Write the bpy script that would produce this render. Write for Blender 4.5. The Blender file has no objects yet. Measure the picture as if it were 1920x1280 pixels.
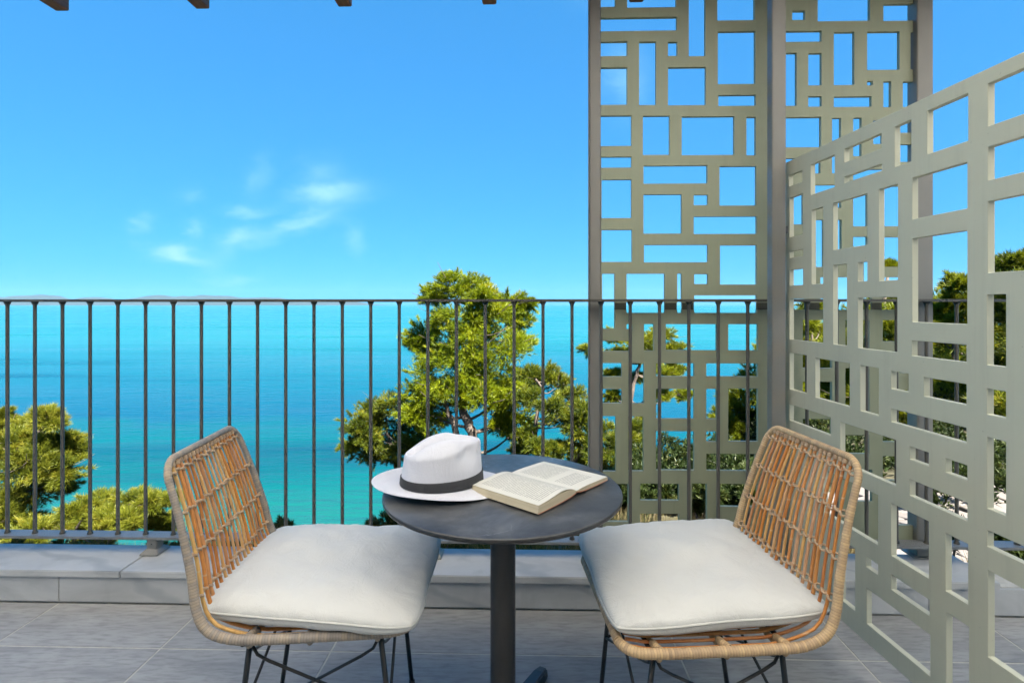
import bpy, bmesh, math, random
import numpy as np
from mathutils import Vector, Matrix, noise as mnoise

# ------------------------------------------------------------------ camera, sky, sun, exposure
sc = bpy.context.scene
col = sc.collection
rad = math.radians
CAM_Z = 1.29
FPX = 990.0                       # focal length in pixels of the 1920 px wide photograph
HOR = 570.0                       # horizon row
YAW = rad(1.5)                    # the balcony stands turned by this much to the lens axis
SIN, COS = math.sin(YAW), math.cos(YAW)

cd = bpy.data.cameras.new('camera')
cam = bpy.data.objects.new('camera', cd); col.objects.link(cam)
cam.location = (0, 0, CAM_Z); cam.rotation_euler = (rad(90), 0, 0)
cd.sensor_width = 36; cd.lens = FPX / 1920 * 36
cd.shift_y = -(640 - HOR) / 1920
cd.clip_start = 0.02; cd.clip_end = 60000
sc.camera = cam

SUN_EL, SUN_AZ = rad(52), rad(150)     # azimuth clockwise from +Y (the view direction)
SUN_DIR = Vector((math.sin(SUN_AZ) * math.cos(SUN_EL), math.cos(SUN_AZ) * math.cos(SUN_EL), math.sin(SUN_EL)))
sl = bpy.data.lights.new('sun', 'SUN'); sl.energy = 5.0; sl.angle = rad(0.5); sl.color = (1.0, 0.95, 0.86)
so = bpy.data.objects.new('sun', sl); col.objects.link(so)
so.rotation_euler = SUN_DIR.to_track_quat('Z', 'Y').to_euler(); so.location = (6, -8, 14)

SKY_STRENGTH = 0.05
w = bpy.data.worlds.new('World'); sc.world = w; w.use_nodes = True
sc.view_settings.view_transform = 'Standard'; sc.view_settings.look = 'None'
sc.view_settings.gamma = 1.0; sc.view_settings.use_curve_mapping = False
sc.view_settings.exposure = 2.55
sc.cycles.max_bounces = 5; sc.cycles.diffuse_bounces = 3; sc.cycles.glossy_bounces = 2; sc.cycles.transmission_bounces = 3
sc.cycles.caustics_reflective = False; sc.cycles.caustics_refractive = False

def build_world():
    nt = w.node_tree; N = nt.nodes; L = nt.links; N.clear()
    out = N.new('ShaderNodeOutputWorld'); bg = N.new('ShaderNodeBackground'); L.new(bg.outputs[0], out.inputs[0])
    bg.inputs['Strength'].default_value = SKY_STRENGTH
    sky = N.new('ShaderNodeTexSky'); sky.sky_type = 'NISHITA'; sky.sun_disc = False
    sky.sun_elevation = SUN_EL; sky.sun_rotation = SUN_AZ
    sky.altitude = 200; sky.air_density = 1.0; sky.dust_density = 0.3; sky.ozone_density = 2.5
    tint = N.new('ShaderNodeMix'); tint.data_type = 'RGBA'; tint.blend_type = 'MULTIPLY'
    tint.inputs[0].default_value = 1.0; tint.inputs[7].default_value = (0.235, 1.05, 1.98, 1)
    gm = N.new('ShaderNodeGamma'); gm.inputs[1].default_value = 0.4       # a clear, evenly saturated summer sky
    L.new(sky.outputs[0], gm.inputs[0]); L.new(gm.outputs[0], tint.inputs[6])
    # thin wisps of cloud low in the sky
    tc = N.new('ShaderNodeTexCoord'); sep = N.new('ShaderNodeSeparateXYZ'); L.new(tc.outputs['Generated'], sep.inputs[0])
    def m(op, a, b=None):
        n = N.new('ShaderNodeMath'); n.operation = op
        for i, v in enumerate((a, b)):
            if v is None: continue
            if isinstance(v, (int, float)): n.inputs[i].default_value = v
            else: L.new(v, n.inputs[i])
        return n.outputs[0]
    yy = m('MAXIMUM', sep.outputs[1], 0.02)
    u = m('DIVIDE', sep.outputs[0], yy); v = m('DIVIDE', sep.outputs[2], yy)
    comb = N.new('ShaderNodeCombineXYZ'); L.new(u, comb.inputs[0]); L.new(m('MULTIPLY', v, 2.2), comb.inputs[1])
    nz = N.new('ShaderNodeTexNoise'); nz.inputs['Scale'].default_value = 17; nz.inputs['Detail'].default_value = 6
    nz.inputs['Roughness'].default_value = 0.6; nz.inputs['Distortion'].default_value = 0.5
    L.new(comb.outputs[0], nz.inputs['Vector'])
    n2 = N.new('ShaderNodeTexNoise'); n2.inputs['Scale'].default_value = 9; n2.inputs['Detail'].default_value = 3
    L.new(comb.outputs[0], n2.inputs['Vector'])
    wu = m('ADD', u, m('MULTIPLY', m('SUBTRACT', nz.outputs[0], 0.5), 0.07))
    wv = m('ADD', v, m('MULTIPLY', m('SUBTRACT', n2.outputs[0], 0.5), 0.07))
    tot = None
    for (cu, cv, su, sv, tilt, amp) in (
            (-.345, .208, .078, .024, .10, 1.0), (-.400, .152, .085, .020, .28, .9), (-.520, .122, .050, .026, .3, .8),
            (-.634, .094, .062, .019, -.16, 1.1), (-.704, .150, .026, .020, 0, .45), (-.600, .136, .020, .022, 0, .5),
            (-.497, .180, .050, .012, .1, .5), (-.525, .046, .052, .012, .1, .5), (-.300, .127, .024, .030, -.4, .45),
            (-.48, .24, .03, .04, .5, .3), (-.36, .25, .05, .03, 0, .35), (-.61, .205, .03, .018, 0, .3), (-.57, .07, .04, .03, 0, .25),
            (.215, .425, .05, .07, 0, .5), (.20, .62, .1, .05, .1, .3)):
        du = m('SUBTRACT', wu, cu); dv = m('SUBTRACT', m('SUBTRACT', wv, cv), m('MULTIPLY', du, tilt))
        a = m('DIVIDE', du, su); b = m('DIVIDE', dv, sv)
        r2 = m('ADD', m('MULTIPLY', a, a), m('MULTIPLY', b, b))
        g = m('MULTIPLY', m('POWER', 2.718, m('MULTIPLY', r2, -1.7)), amp)
        tot = g if tot is None else m('ADD', tot, g)
    dens = m('MULTIPLY', tot, m('ADD', 0.25, m('MULTIPLY', nz.outputs[0], 0.95)))
    dens = m('MULTIPLY', dens, m('GREATER_THAN', sep.outputs[1], 0.05))
    dens = m('MINIMUM', m('MULTIPLY', dens, 0.95), 0.85)
    mix = N.new('ShaderNodeMix'); mix.data_type = 'RGBA'; L.new(dens, mix.inputs[0])
    L.new(tint.outputs[2], mix.inputs[6]); mix.inputs[7].default_value = (1.7, 3.3, 3.8, 1)
    L.new(mix.outputs[2], bg.inputs['Color'])
build_world()

# ------------------------------------------------------------------ helpers
def at(px, py, D):
    """the point at depth D that stands at this row and column of the photograph"""
    return Vector(((px - 960) / FPX * D, D, CAM_Z - (py - HOR) / FPX * D))
def bal(x, y, z=0.0):
    """balcony axes (x along the railing, y outwards) -> world"""
    return Vector((x * COS + y * SIN, -x * SIN + y * COS, z))
def on_by(px, py, by):
    """balcony x and height where a sight line meets the plane y = by"""
    u = (px - 960) / FPX
    D = by / (COS + u * SIN)
    return (u * D * COS - D * SIN, CAM_Z - (py - HOR) / FPX * D)

def tag(o, label=None, cat=None, group=None, kind=None):
    if label: o['label'] = label
    if cat: o['category'] = cat
    if group: o['group'] = group
    if kind: o['kind'] = kind
    return o
def empty(name, loc=(0, 0, 0), rz=0.0, parent=None):
    o = bpy.data.objects.new(name, None); col.objects.link(o); o.location = loc; o.rotation_euler = (0, 0, rz)
    o.empty_display_size = 0.1
    if parent: o.parent = parent
    return o
def link(name, me, mat=None, parent=None, loc=None, rz=None):
    if mat is not None and not me.materials: me.materials.append(mat)
    o = bpy.data.objects.new(name, me); col.objects.link(o)
    if parent: o.parent = parent
    if loc is not None: o.location = loc
    if rz is not None: o.rotation_euler = (0, 0, rz)
    return o
def mesh(name, V, F, smooth=False):
    me = bpy.data.meshes.new(name); me.from_pydata([tuple(v) for v in V], [], F); me.update()
    if smooth: me.polygons.foreach_set('use_smooth', [True] * len(me.polygons))
    return me
def fast_tris(name, V, mat, attr=None):
    """V: (n,3,3) numpy triangles"""
    n = len(V); me = bpy.data.meshes.new(name)
    me.vertices.add(n * 3); me.vertices.foreach_set('co', V.reshape(-1).astype(np.float32))
    me.loops.add(n * 3); me.loops.foreach_set('vertex_index', np.arange(n * 3, dtype=np.int32))
    me.polygons.add(n); me.polygons.foreach_set('loop_start', np.arange(0, n * 3, 3, dtype=np.int32))
    try: me.polygons.foreach_set('loop_total', np.full(n, 3, dtype=np.int32))
    except Exception: pass
    me.update(calc_edges=True); me.validate()
    if attr is not None:
        a = me.attributes.new('tint', 'FLOAT', 'POINT'); a.data.foreach_set('value', np.repeat(attr, 3).astype(np.float32))
    me.materials.append(mat)
    return me
class MB:
    def __init__(s): s.V = []; s.F = []; s.S = []
    def add(s, V, F, smooth=False):
        k = len(s.V); s.V += [Vector(v) for v in V]; s.F += [tuple(i + k for i in f) for f in F]; s.S += [smooth] * len(F); return s
    def box(s, x0, x1, y0, y1, z0, z1, M=None):
        V = [(x, y, z) for x in (x0, x1) for y in (y0, y1) for z in (z0, z1)]
        if M is not None: V = [M @ Vector(v) for v in V]
        return s.add(V, [(0, 1, 3, 2), (4, 6, 7, 5), (0, 4, 5, 1), (2, 3, 7, 6), (0, 2, 6, 4), (1, 5, 7, 3)])
    def tube(s, pts, r, seg=8, closed=False, cap=True):
        pts = [Vector(p) for p in pts]; n = len(pts)
        R = r if isinstance(r, (list, tuple)) else [r] * n
        V = []; prev = None
        for i, p in enumerate(pts):
            a = pts[(i - 1) % n] if (closed or i) else pts[0]; b = pts[(i + 1) % n] if (closed or i < n - 1) else pts[-1]
            t = (b - a).normalized()
            if prev is None:
                q = Vector((0, 0, 1)) if abs(t.z) < .9 else Vector((1, 0, 0)); nx = t.cross(q).normalized()
            else:
                nx = (prev - t * prev.dot(t)).normalized()
            prev = nx; ny = t.cross(nx)
            for k in range(seg):
                an = 2 * math.pi * k / seg; V.append(p + (nx * math.cos(an) + ny * math.sin(an)) * R[i])
        F = []
        for i in range(n if closed else n - 1):
            j = (i + 1) % n
            for k in range(seg):
                l = (k + 1) % seg; F.append((i * seg + k, i * seg + l, j * seg + l, j * seg + k))
        s.add(V, F, True)
        if cap and not closed:
            k0 = len(s.V) - n * seg
            s.F.append(tuple(k0 + i for i in reversed(range(seg)))); s.S.append(False)
            s.F.append(tuple(k0 + (n - 1) * seg + i for i in range(seg))); s.S.append(False)
        return s
    def lathe(s, prof, seg=64, c=(0, 0, 0)):
        V = []; F = []; n = len(prof)
        for k in range(seg):
            a = 2 * math.pi * k / seg
            for (r, z) in prof: V.append((c[0] + r * math.cos(a), c[1] + r * math.sin(a), c[2] + z))
        for k in range(seg):
            l = (k + 1) % seg
            for i in range(n - 1): F.append((k * n + i, l * n + i, l * n + i + 1, k * n + i + 1))
        return s.add(V, F, True)
    def me(s, name, bevel=None):
        m = bpy.data.meshes.new(name); m.from_pydata([tuple(v) for v in s.V], [], s.F); m.update()
        m.polygons.foreach_set('use_smooth', s.S)
        return m
    def build(s, name, mat, parent=None, loc=None, rz=None, bevel=None, seg=2):
        m = s.me(name); bm = bmesh.new(); bm.from_mesh(m); bmesh.ops.recalc_face_normals(bm, faces=bm.faces)
        if bevel:
            ed = [e for e in bm.edges if len(e.link_faces) == 2 and e.calc_face_angle(0) > 0.6]
            bmesh.ops.bevel(bm, geom=ed, offset=bevel, segments=seg, affect='EDGES', clamp_overlap=True)
        bm.to_mesh(m); bm.free()
        return link(name, m, mat, parent, loc, rz)
def resample(pts, step):
    pts = [Vector(p) for p in pts]; out = [pts[0].copy()]; acc = 0.0
    for a, b in zip(pts, pts[1:]):
        d = (b - a).length
        if d < 1e-9: continue
        t = step - acc
        while t <= d:
            out.append(a.lerp(b, t / d)); t += step
        acc = d - (t - step)
    return out
def smooth_path(pts, closed=False, k=8):
    pts = [Vector(p) for p in pts]; n = len(pts); out = []
    for i in range(n if closed else n - 1):
        g = (lambda j: pts[j % n]) if closed else (lambda j: pts[max(0, min(n - 1, j))])
        p0, p1, p2, p3 = g(i - 1), g(i), g(i + 1), g(i + 2)
        for q in range(k):
            t = q / k
            out.append(0.5 * ((2 * p1) + (p2 - p0) * t + (2 * p0 - 5 * p1 + 4 * p2 - p3) * t * t + (3 * p1 - p0 - 3 * p2 + p3) * t ** 3))
    if not closed: out.append(pts[-1])
    return out

# ------------------------------------------------------------------ materials
MATS = {}
class NT:
    def __init__(s, name):
        s.m = bpy.data.materials.new(name); s.m.use_nodes = True; s.t = s.m.node_tree; s.N = s.t.nodes; s.L = s.t.links
        s.b = s.N['Principled BSDF']; s.out = s.N['Material Output']; MATS[name] = s.m
    def n(s, typ, **kw):
        x = s.N.new(typ)
        for k, v in kw.items():
            if k in x.inputs.keys(): s.set(x.inputs[k], v)
            else: setattr(x, k, v)
        return x
    def set(s, sock, v):
        if hasattr(v, 'is_linked') or hasattr(v, 'links'): s.L.new(v, sock)
        else:
            if isinstance(v, (tuple, list)) and len(v) == 3 and len(sock.default_value) == 4: v = (*v, 1)
            sock.default_value = v
    def noise(s, scale, detail=4, rough=.55, vec=None, dist=0.0):
        x = s.n('ShaderNodeTexNoise'); x.inputs['Scale'].default_value = scale; x.inputs['Detail'].default_value = detail
        x.inputs['Roughness'].default_value = rough; x.inputs['Distortion'].default_value = dist
        if vec is not None: s.L.new(vec, x.inputs['Vector'])
        return x.outputs[0]
    def coord(s, which='Object', scale=(1, 1, 1), rot=(0, 0, 0)):
        t = s.n('ShaderNodeTexCoord'); mp = s.n('ShaderNodeMapping'); s.L.new(t.outputs[which], mp.inputs[0])
        mp.inputs['Scale'].default_value = scale; mp.inputs['Rotation'].default_value = rot
        return mp.outputs[0]
    def pos(s, scale=(1, 1, 1)):
        g = s.n('ShaderNodeNewGeometry'); mp = s.n('ShaderNodeMapping'); s.L.new(g.outputs['Position'], mp.inputs[0]); mp.inputs['Scale'].default_value = scale
        return mp.outputs[0]
    def ramp(s, fac, stops, interp='LINEAR'):
        r = s.n('ShaderNodeValToRGB'); e = r.color_ramp.elements; r.color_ramp.interpolation = interp
        while len(e) < len(stops): e.new(0.5)
        for x, (p, c) in zip(e, stops): x.position = p; x.color = (*c, 1) if len(c) == 3 else c
        s.L.new(fac, r.inputs[0]); return r.outputs[0]
    def mix(s, fac, a, b, mode='MIX'):
        x = s.n('ShaderNodeMix'); x.data_type = 'RGBA'; x.blend_type = mode
        s.set(x.inputs[0], fac); s.set(x.inputs[6], a); s.set(x.inputs[7], b); return x.outputs[2]
    def math(s, op, a, b=0.0, c=None):
        x = s.n('ShaderNodeMath'); x.operation = op; s.set(x.inputs[0], a); s.set(x.inputs[1], b)
        if c is not None: s.set(x.inputs[2], c)
        return x.outputs[0]
    def base(s, c): s.set(s.b.inputs['Base Color'], c); return s
    def rough(s, r): s.set(s.b.inputs['Roughness'], r); return s
    def spec(s, v): s.b.inputs['Specular IOR Level'].default_value = v; return s
    def bump(s, h, strength=.3, dist=.01):
        x = s.n('ShaderNodeBump'); x.inputs['Strength'].default_value = strength; x.inputs['Distance'].default_value = dist
        s.L.new(h, x.inputs['Height']); s.L.new(x.outputs[0], s.b.inputs['Normal']); return s

def painted(name, c, c2, rough=.45, scale=3.0, bump=.05, metal=0.0):
    t = NT(name); v = t.coord()
    n1 = t.noise(scale, 5, .6, v); n2 = t.noise(scale * 25, 3, .6, v)
    t.base(t.mix(t.ramp(n1, [(.3, (0, 0, 0)), (.7, (1, 1, 1))]), c, c2))
    t.rough(t.ramp(n2, [(.3, (rough - .08,) * 3), (.7, (rough + .1,) * 3)])); t.bump(n2, bump, .002)
    t.b.inputs['Metallic'].default_value = metal
    bc = t.b.inputs['Base Color'].links[0].from_socket          # faint rain runs and dust
    st = t.noise(1, 4, .6, t.coord(scale=(34, 34, 1.3))); sp_ = t.noise(90, 2, .5, v)
    bc = t.mix(t.ramp(st, [(.52, (0, 0, 0)), (.80, (.28,) * 3)]), bc, tuple(q * .62 for q in c))
    t.base(t.mix(t.ramp(sp_, [(.70, (0, 0, 0)), (.76, (.5,) * 3)]), bc, tuple(q * .55 for q in c)))
    return t.m

painted('screen_paint', (.272, .292, .20), (.25, .268, .185), .5, 2.5)
painted('partition_paint', (.50, .497, .385), (.465, .463, .36), .5, 2.5)
painted('post_paint', (.215, .205, .185), (.185, .178, .162), .42, 3)
painted('rail_shadow_paint', (.07, .07, .05), (.055, .055, .04), .6, 4)  # dark tone that carries the top rail's shadow on the tall screen
painted('rail_paint', (.075, .069, .058), (.070, .064, .054), .42, 1.5, 0.0)
painted('bottom_rail_paint', (.20, .20, .195), (.165, .165, .16), .33, 6)
painted('black_steel', (.013, .013, .014), (.018, .018, .019), .42, 8)
painted('graphite_steel', (.02, .021, .023), (.028, .028, .03), .38, 6)
painted('house_plaster', (.34, .32, .28), (.30, .285, .25), .9, 1.5, .25)

def m_floor():
    t = NT('floor_tile'); oi = t.n('ShaderNodeObjectInfo'); v = t.pos((1, 1, 1))
    off = t.n('ShaderNodeVectorMath'); off.operation = 'ADD'; t.L.new(v, off.inputs[0])
    cx = t.n('ShaderNodeCombineXYZ'); t.L.new(t.math('MULTIPLY', oi.outputs['Random'], 37.0), cx.inputs[0]); t.L.new(cx.outputs[0], off.inputs[1])
    mp = t.n('ShaderNodeMapping'); t.L.new(off.outputs[0], mp.inputs[0]); mp.inputs['Scale'].default_value = (2.2, 9, 1)
    mp2 = t.n('ShaderNodeMapping'); t.L.new(off.outputs[0], mp2.inputs[0]); mp2.inputs['Scale'].default_value = (14, 70, 1)
    a = t.noise(1.3, 6, .62, mp.outputs[0], .6); b = t.noise(1.0, 4, .6, mp2.outputs[0])
    c = t.ramp(a, [(.25, (.25, .247, .240)), (.5, (.335, .331, .322)), (.78, (.42, .415, .405))])
    c = t.mix(t.ramp(b, [(.45, (0, 0, 0)), (.72, (.6, .6, .6))]), c, (.17, .169, .167))
    tone = t.ramp(oi.outputs['Random'], [(0, (.93, .93, .94)), (1, (1.06, 1.05, 1.04))])
    t.base(t.mix(1.0, c, tone, 'MULTIPLY')).rough(t.ramp(a, [(.3, (.42,) * 3), (.7, (.6,) * 3)])).spec(.3).bump(b, .06, .003)
m_floor()
t = NT('grout'); t.base(t.ramp(t.noise(30, 3, .6, t.pos()), [(.3, (.44, .42, .37)), (.7, (.56, .53, .47))])).rough(.9)

def m_marble():
    t = NT('kerb_marble'); v = t.pos((1.2, 2.2, 2.2)); oi = t.n('ShaderNodeObjectInfo')
    a = t.noise(2.2, 6, .6, v, 1.2); b = t.noise(.9, 3, .5, v)
    wv = t.n('ShaderNodeTexWave'); wv.wave_type = 'BANDS'; wv.bands_direction = 'DIAGONAL'; t.L.new(v, wv.inputs['Vector'])
    wv.inputs['Scale'].default_value = .8; wv.inputs['Distortion'].default_value = 6; wv.inputs['Detail'].default_value = 4; wv.inputs['Detail Scale'].default_value = 1.3
    c = t.ramp(a, [(.25, (.37, .368, .362)), (.55, (.47, .468, .460)), (.8, (.54, .536, .528))])
    c = t.mix(t.ramp(wv.outputs[1], [(0, (.65,) * 3), (.09, (0, 0, 0))]), c, (.31, .32, .33))
    st = t.noise(1.0, 4, .6, t.pos((9, 9, 1.1)))
    c = t.mix(t.ramp(st, [(.55, (0, 0, 0)), (.8, (.45,) * 3)]), c, (.25, .25, .24))
    t.base(c).rough(t.ramp(a, [(.3, (.42,) * 3), (.7, (.6,) * 3)])).spec(.25).bump(t.noise(60, 4, .6, t.pos()), .05, .003)
m_marble()

def m_slate():
    t = NT('slate_laminate'); v = t.coord()
    a = t.noise(5, 7, .65, v, .4); b = t.noise(42, 4, .6, t.coord(scale=(1, 2.2, 1), rot=(0, 0, .5)))
    c = t.ramp(a, [(.32, (.026, .027, .030)), (.5, (.060, .062, .066)), (.68, (.125, .127, .131))])
    c = t.mix(t.ramp(b, [(.45, (0, 0, 0)), (.8, (.35,) * 3)]), c, (.12, .125, .13))
    vo = t.n('ShaderNodeTexVoronoi'); vo.feature = 'DISTANCE_TO_EDGE'; vo.inputs['Scale'].default_value = 4.2
    dv = t.n('ShaderNodeVectorMath'); dv.operation = 'ADD'; t.L.new(v, dv.inputs[0])
    nn = t.n('ShaderNodeTexNoise'); nn.inputs['Scale'].default_value = 7; nn.inputs['Detail'].default_value = 4
    sc_ = t.n('ShaderNodeVectorMath'); sc_.operation = 'SCALE'; t.L.new(nn.outputs[1], sc_.inputs[0]); sc_.inputs['Scale'].default_value = .12
    t.L.new(sc_.outputs[0], dv.inputs[1]); t.L.new(dv.outputs[0], vo.inputs['Vector'])
    vein = t.math('MULTIPLY', t.ramp(vo.outputs[0], [(0, (1, 1, 1)), (.006, (0, 0, 0))]), t.ramp(t.noise(6, 2, .5, v), [(.55, (0, 0, 0)), (.68, (.65,) * 3)]))
    t.base(t.mix(vein, c, (.34, .35, .37))).rough(t.ramp(b, [(.3, (.30,) * 3), (.75, (.46,) * 3)])).bump(a, .08, .002)
m_slate()

def m_fabric(name, c1, c2, wr=.25):
    t = NT(name); v = t.coord()
    a = t.noise(6, 5, .6, v); wv = t.noise(420, 2, .5, v); cr = t.noise(13, 5, .65, t.coord(scale=(1, 1, .6)), 2.2)
    t.base(t.mix(t.ramp(a, [(.35, (0, 0, 0)), (.7, (1, 1, 1))]), c1, c2)).rough(.88).spec(.2)
    h = t.math('ADD', t.math('MULTIPLY', wv, .12), t.math('MULTIPLY', cr, .75)); t.bump(h, wr, .010)
    t.b.inputs['Sheen Weight'].default_value = .12
m_fabric('cushion_canvas', (.595, .592, .57), (.57, .567, .55), .5)
m_fabric('cushion_piping', (.54, .535, .505), (.52, .515, .49))
m_fabric('hat_straw', (.61, .615, .67), (.58, .585, .64), .45)
m_fabric('hat_band', (.032, .033, .037), (.045, .046, .05), .2)

def m_rattan():
    t = NT('rattan_stick'); oi = t.n('ShaderNodeObjectInfo'); v = t.coord(scale=(1, 1, 1))
    c = t.ramp(oi.outputs['Random'], [(0, (.54, .19, .030)), (.16, (.62, .27, .055)), (.32, (.42, .125, .025)), (.48, (.66, .36, .11)), (.62, (.56, .32, .18)), (.76, (.60, .22, .035)), (.88, (.68, .40, .13)), (1, (.50, .22, .09))])
    lg = t.noise(1, 4, .6, t.coord(scale=(160, 160, 7))); pa = t.noise(9, 4, .6, v)
    c = t.mix(t.ramp(lg, [(.42, (0, 0, 0)), (.75, (.45,) * 3)]), c, (.28, .09, .02))
    c = t.mix(t.ramp(pa, [(.55, (0, 0, 0)), (.75, (.4,) * 3)]), c, (.66, .44, .22))
    g = t.n('ShaderNodeNewGeometry'); sx = t.n('ShaderNodeSeparateXYZ'); t.L.new(v, sx.inputs[0])
    zz = t.math('FRACT', t.math('ADD', t.math('MULTIPLY', sx.outputs[2], 3.1), t.math('MULTIPLY', oi.outputs['Random'], 7.0)))
    c = t.mix(t.ramp(zz, [(0, (.75,) * 3), (.018, (0, 0, 0))]), c, (.60, .45, .28))
    t.base(c).rough(.42).bump(lg, .25, .002)
m_rattan()
def m_wrap(name, stops, seed):
    t = NT(name); uv = t.n('ShaderNodeUVMap'); sx = t.n('ShaderNodeSeparateXYZ'); t.L.new(uv.outputs[0], sx.inputs[0])
    wn = t.n('ShaderNodeTexWhiteNoise'); wn.noise_dimensions = '1D'
    t.L.new(t.math('FLOOR', t.math('MULTIPLY', sx.outputs[0], 1 / .0072)), wn.inputs['W'])
    big = t.noise(3.2, 4, .6, t.coord())
    f = t.math('ADD', t.math('MULTIPLY', wn.outputs[0], .26), t.math('MULTIPLY', big, .80))
    c = t.ramp(f, stops)
    fr = t.math('FRACT', t.math('MULTIPLY', sx.outputs[0], 1 / .0072))
    gap = t.ramp(t.math('ABSOLUTE', t.math('SUBTRACT', fr, .5)), [(.42, (0, 0, 0)), (.5, (.8,) * 3)])
    c = t.mix(gap, c, (.10, .07, .045))
    gr = t.noise(1, 3, .6, t.coord(scale=(240, 240, 240))); c = t.mix(t.ramp(gr, [(.5, (0, 0, 0)), (.8, (.4,) * 3)]), c, (.20, .15, .11))
    t.base(c).rough(.55).bump(gr, .2, .001)
m_wrap('grey_rattan_wrap', [(.2, (.19, .165, .145)), (.45, (.27, .235, .205)), (.62, (.35, .285, .215)), (.85, (.43, .33, .22))], 1)
m_wrap('tan_rattan_wrap', [(.2, (.27, .19, .12)), (.45, (.44, .30, .17)), (.65, (.55, .38, .20)), (.9, (.58, .46, .31))], 2)
t = NT('rattan_binding'); t.base(t.ramp(t.noise(60, 4, .6, t.coord()), [(.3, (.30, .19, .11)), (.55, (.44, .30, .18)), (.8, (.54, .42, .29))])).rough(.55)

def m_pages():
    t = NT('page_edges'); w_ = t.noise(1, 3, .6, t.coord(scale=(3, 3, 900)))
    t.base(t.ramp(w_, [(.3, (.48, .41, .28)), (.7, (.60, .53, .39))])).rough(.85).bump(w_, .25, .002)
    t = NT('book_cover'); t.base(t.ramp(t.noise(12, 3, .5, t.coord()), [(.3, (.55, .20, .12)), (.7, (.62, .26, .16))])).rough(.5)
    for nm, blocks in (('printed_page', ((.06, .94, .13, .87),)), ('printed_page_two_blocks', ((.08, .50, .14, .88), (.62, .88, .14, .80)))):
        t = NT(nm); uv = t.n('ShaderNodeUVMap'); s = t.n('ShaderNodeSeparateXYZ'); t.L.new(uv.outputs[0], s.inputs[0])
        U, V = s.outputs[0], s.outputs[1]                       # u along the line, v along the page
        rows = t.math('MULTIPLY', V, 31.0); fr = t.math('FRACT', rows); row = t.math('FLOOR', rows)
        line = t.math('MULTIPLY', t.math('GREATER_THAN', fr, .30), t.math('LESS_THAN', fr, .72))
        cv = t.n('ShaderNodeCombineXYZ'); t.L.new(t.math('MULTIPLY', U, 46.0), cv.inputs[0]); t.L.new(t.math('MULTIPLY', row, 7.31), cv.inputs[1])
        word = t.math('GREATER_THAN', t.noise(1.0, 0, .5, cv.outputs[0]), .33)
        cv2 = t.n('ShaderNodeCombineXYZ'); t.L.new(t.math('MULTIPLY', U, 260.0), cv2.inputs[0]); t.L.new(t.math('MULTIPLY', rows, 3.0), cv2.inputs[1])
        let = t.ramp(t.noise(1.0, 1, .5, cv2.outputs[0]), [(.35, (.8,) * 3), (.6, (1, 1, 1))])
        msk = None
        for (v0, v1, u0, u1) in blocks:
            k = t.math('MULTIPLY', t.math('MULTIPLY', t.math('GREATER_THAN', V, v0), t.math('LESS_THAN', V, v1)), t.math('MULTIPLY', t.math('GREATER_THAN', U, u0), t.math('LESS_THAN', U, u1)))
            msk = k if msk is None else t.math('MAXIMUM', msk, k)
        ink = t.math('MULTIPLY', t.math('MULTIPLY', t.math('MULTIPLY', line, word), msk), let)
        pap = t.ramp(t.noise(8, 3, .5, t.coord()), [(.3, (.60, .585, .52)), (.7, (.64, .62, .56))])
        t.base(t.mix(t.math('MULTIPLY', ink, .55), pap, (.10, .10, .10))).rough(.8)
m_pages()

def m_wood():
    t = NT('dark_stained_wood'); g = t.noise(1, 5, .6, t.coord(scale=(60, 3, 60)))
    t.base(t.ramp(g, [(.3, (.17, .060, .030)), (.7, (.30, .115, .058))])).rough(.6).bump(g, .3, .004)
m_wood()
def m_fill_canvas():  # translucent cloth for the added overhead fill
    t = NT('fill_canvas'); tr = t.n('ShaderNodeBsdfTranslucent'); tr.inputs[0].default_value = (.90, .885, .85, 1)
    df = t.n('ShaderNodeBsdfDiffuse'); df.inputs[0].default_value = (.72, .70, .66, 1)
    mx = t.n('ShaderNodeMixShader'); mx.inputs[0].default_value = .25; t.L.new(tr.outputs[0], mx.inputs[1]); t.L.new(df.outputs[0], mx.inputs[2])
    t.L.new(mx.outputs[0], t.out.inputs[0])
m_fill_canvas()
def m_glass():
    t = NT('window_glass'); t.base((.03, .035, .04)).rough(.04)
m_glass()

def m_leaf(name, dark, mid, light, trans=.35):
    t = NT(name); at_ = t.n('ShaderNodeAttribute'); at_.attribute_name = 'tint'
    c = t.ramp(at_.outputs['Fac'], [(0, dark), (.45, mid), (.85, light), (1, (light[0] * 1.15, light[1] * .95, light[2]))])
    df = t.n('ShaderNodeBsdfDiffuse'); tr = t.n('ShaderNodeBsdfTranslucent'); mx = t.n('ShaderNodeMixShader'); mx.inputs[0].default_value = trans
    t.L.new(c, df.inputs[0]); t.L.new(t.mix(1.0, c, (1.1, 1.05, .6), 'MULTIPLY'), tr.inputs[0])
    t.L.new(df.outputs[0], mx.inputs[1]); t.L.new(tr.outputs[0], mx.inputs[2])
    gl = t.n('ShaderNodeBsdfGlossy'); gl.inputs['Roughness'].default_value = .5; gl.inputs[0].default_value = (.5, .5, .4, 1)
    m2 = t.n('ShaderNodeMixShader'); m2.inputs[0].default_value = .04; t.L.new(mx.outputs[0], m2.inputs[1]); t.L.new(gl.outputs[0], m2.inputs[2])
    t.L.new(m2.outputs[0], t.out.inputs[0])
m_leaf('pine_needles', (.040, .072, .003), (.135, .180, .003), (.225, .255, .004))
m_leaf('dark_pine_needles', (.020, .038, .005), (.065, .090, .006), (.16, .175, .008))
m_leaf('olive_pine_needles', (.038, .060, .004), (.120, .150, .005), (.215, .225, .008))
m_leaf('old_pine_needles', (.036, .050, .006), (.105, .125, .008), (.20, .20, .018))
m_leaf('shrub_leaves', (.009, .019, .006), (.021, .037, .009), (.050, .068, .016))
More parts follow.
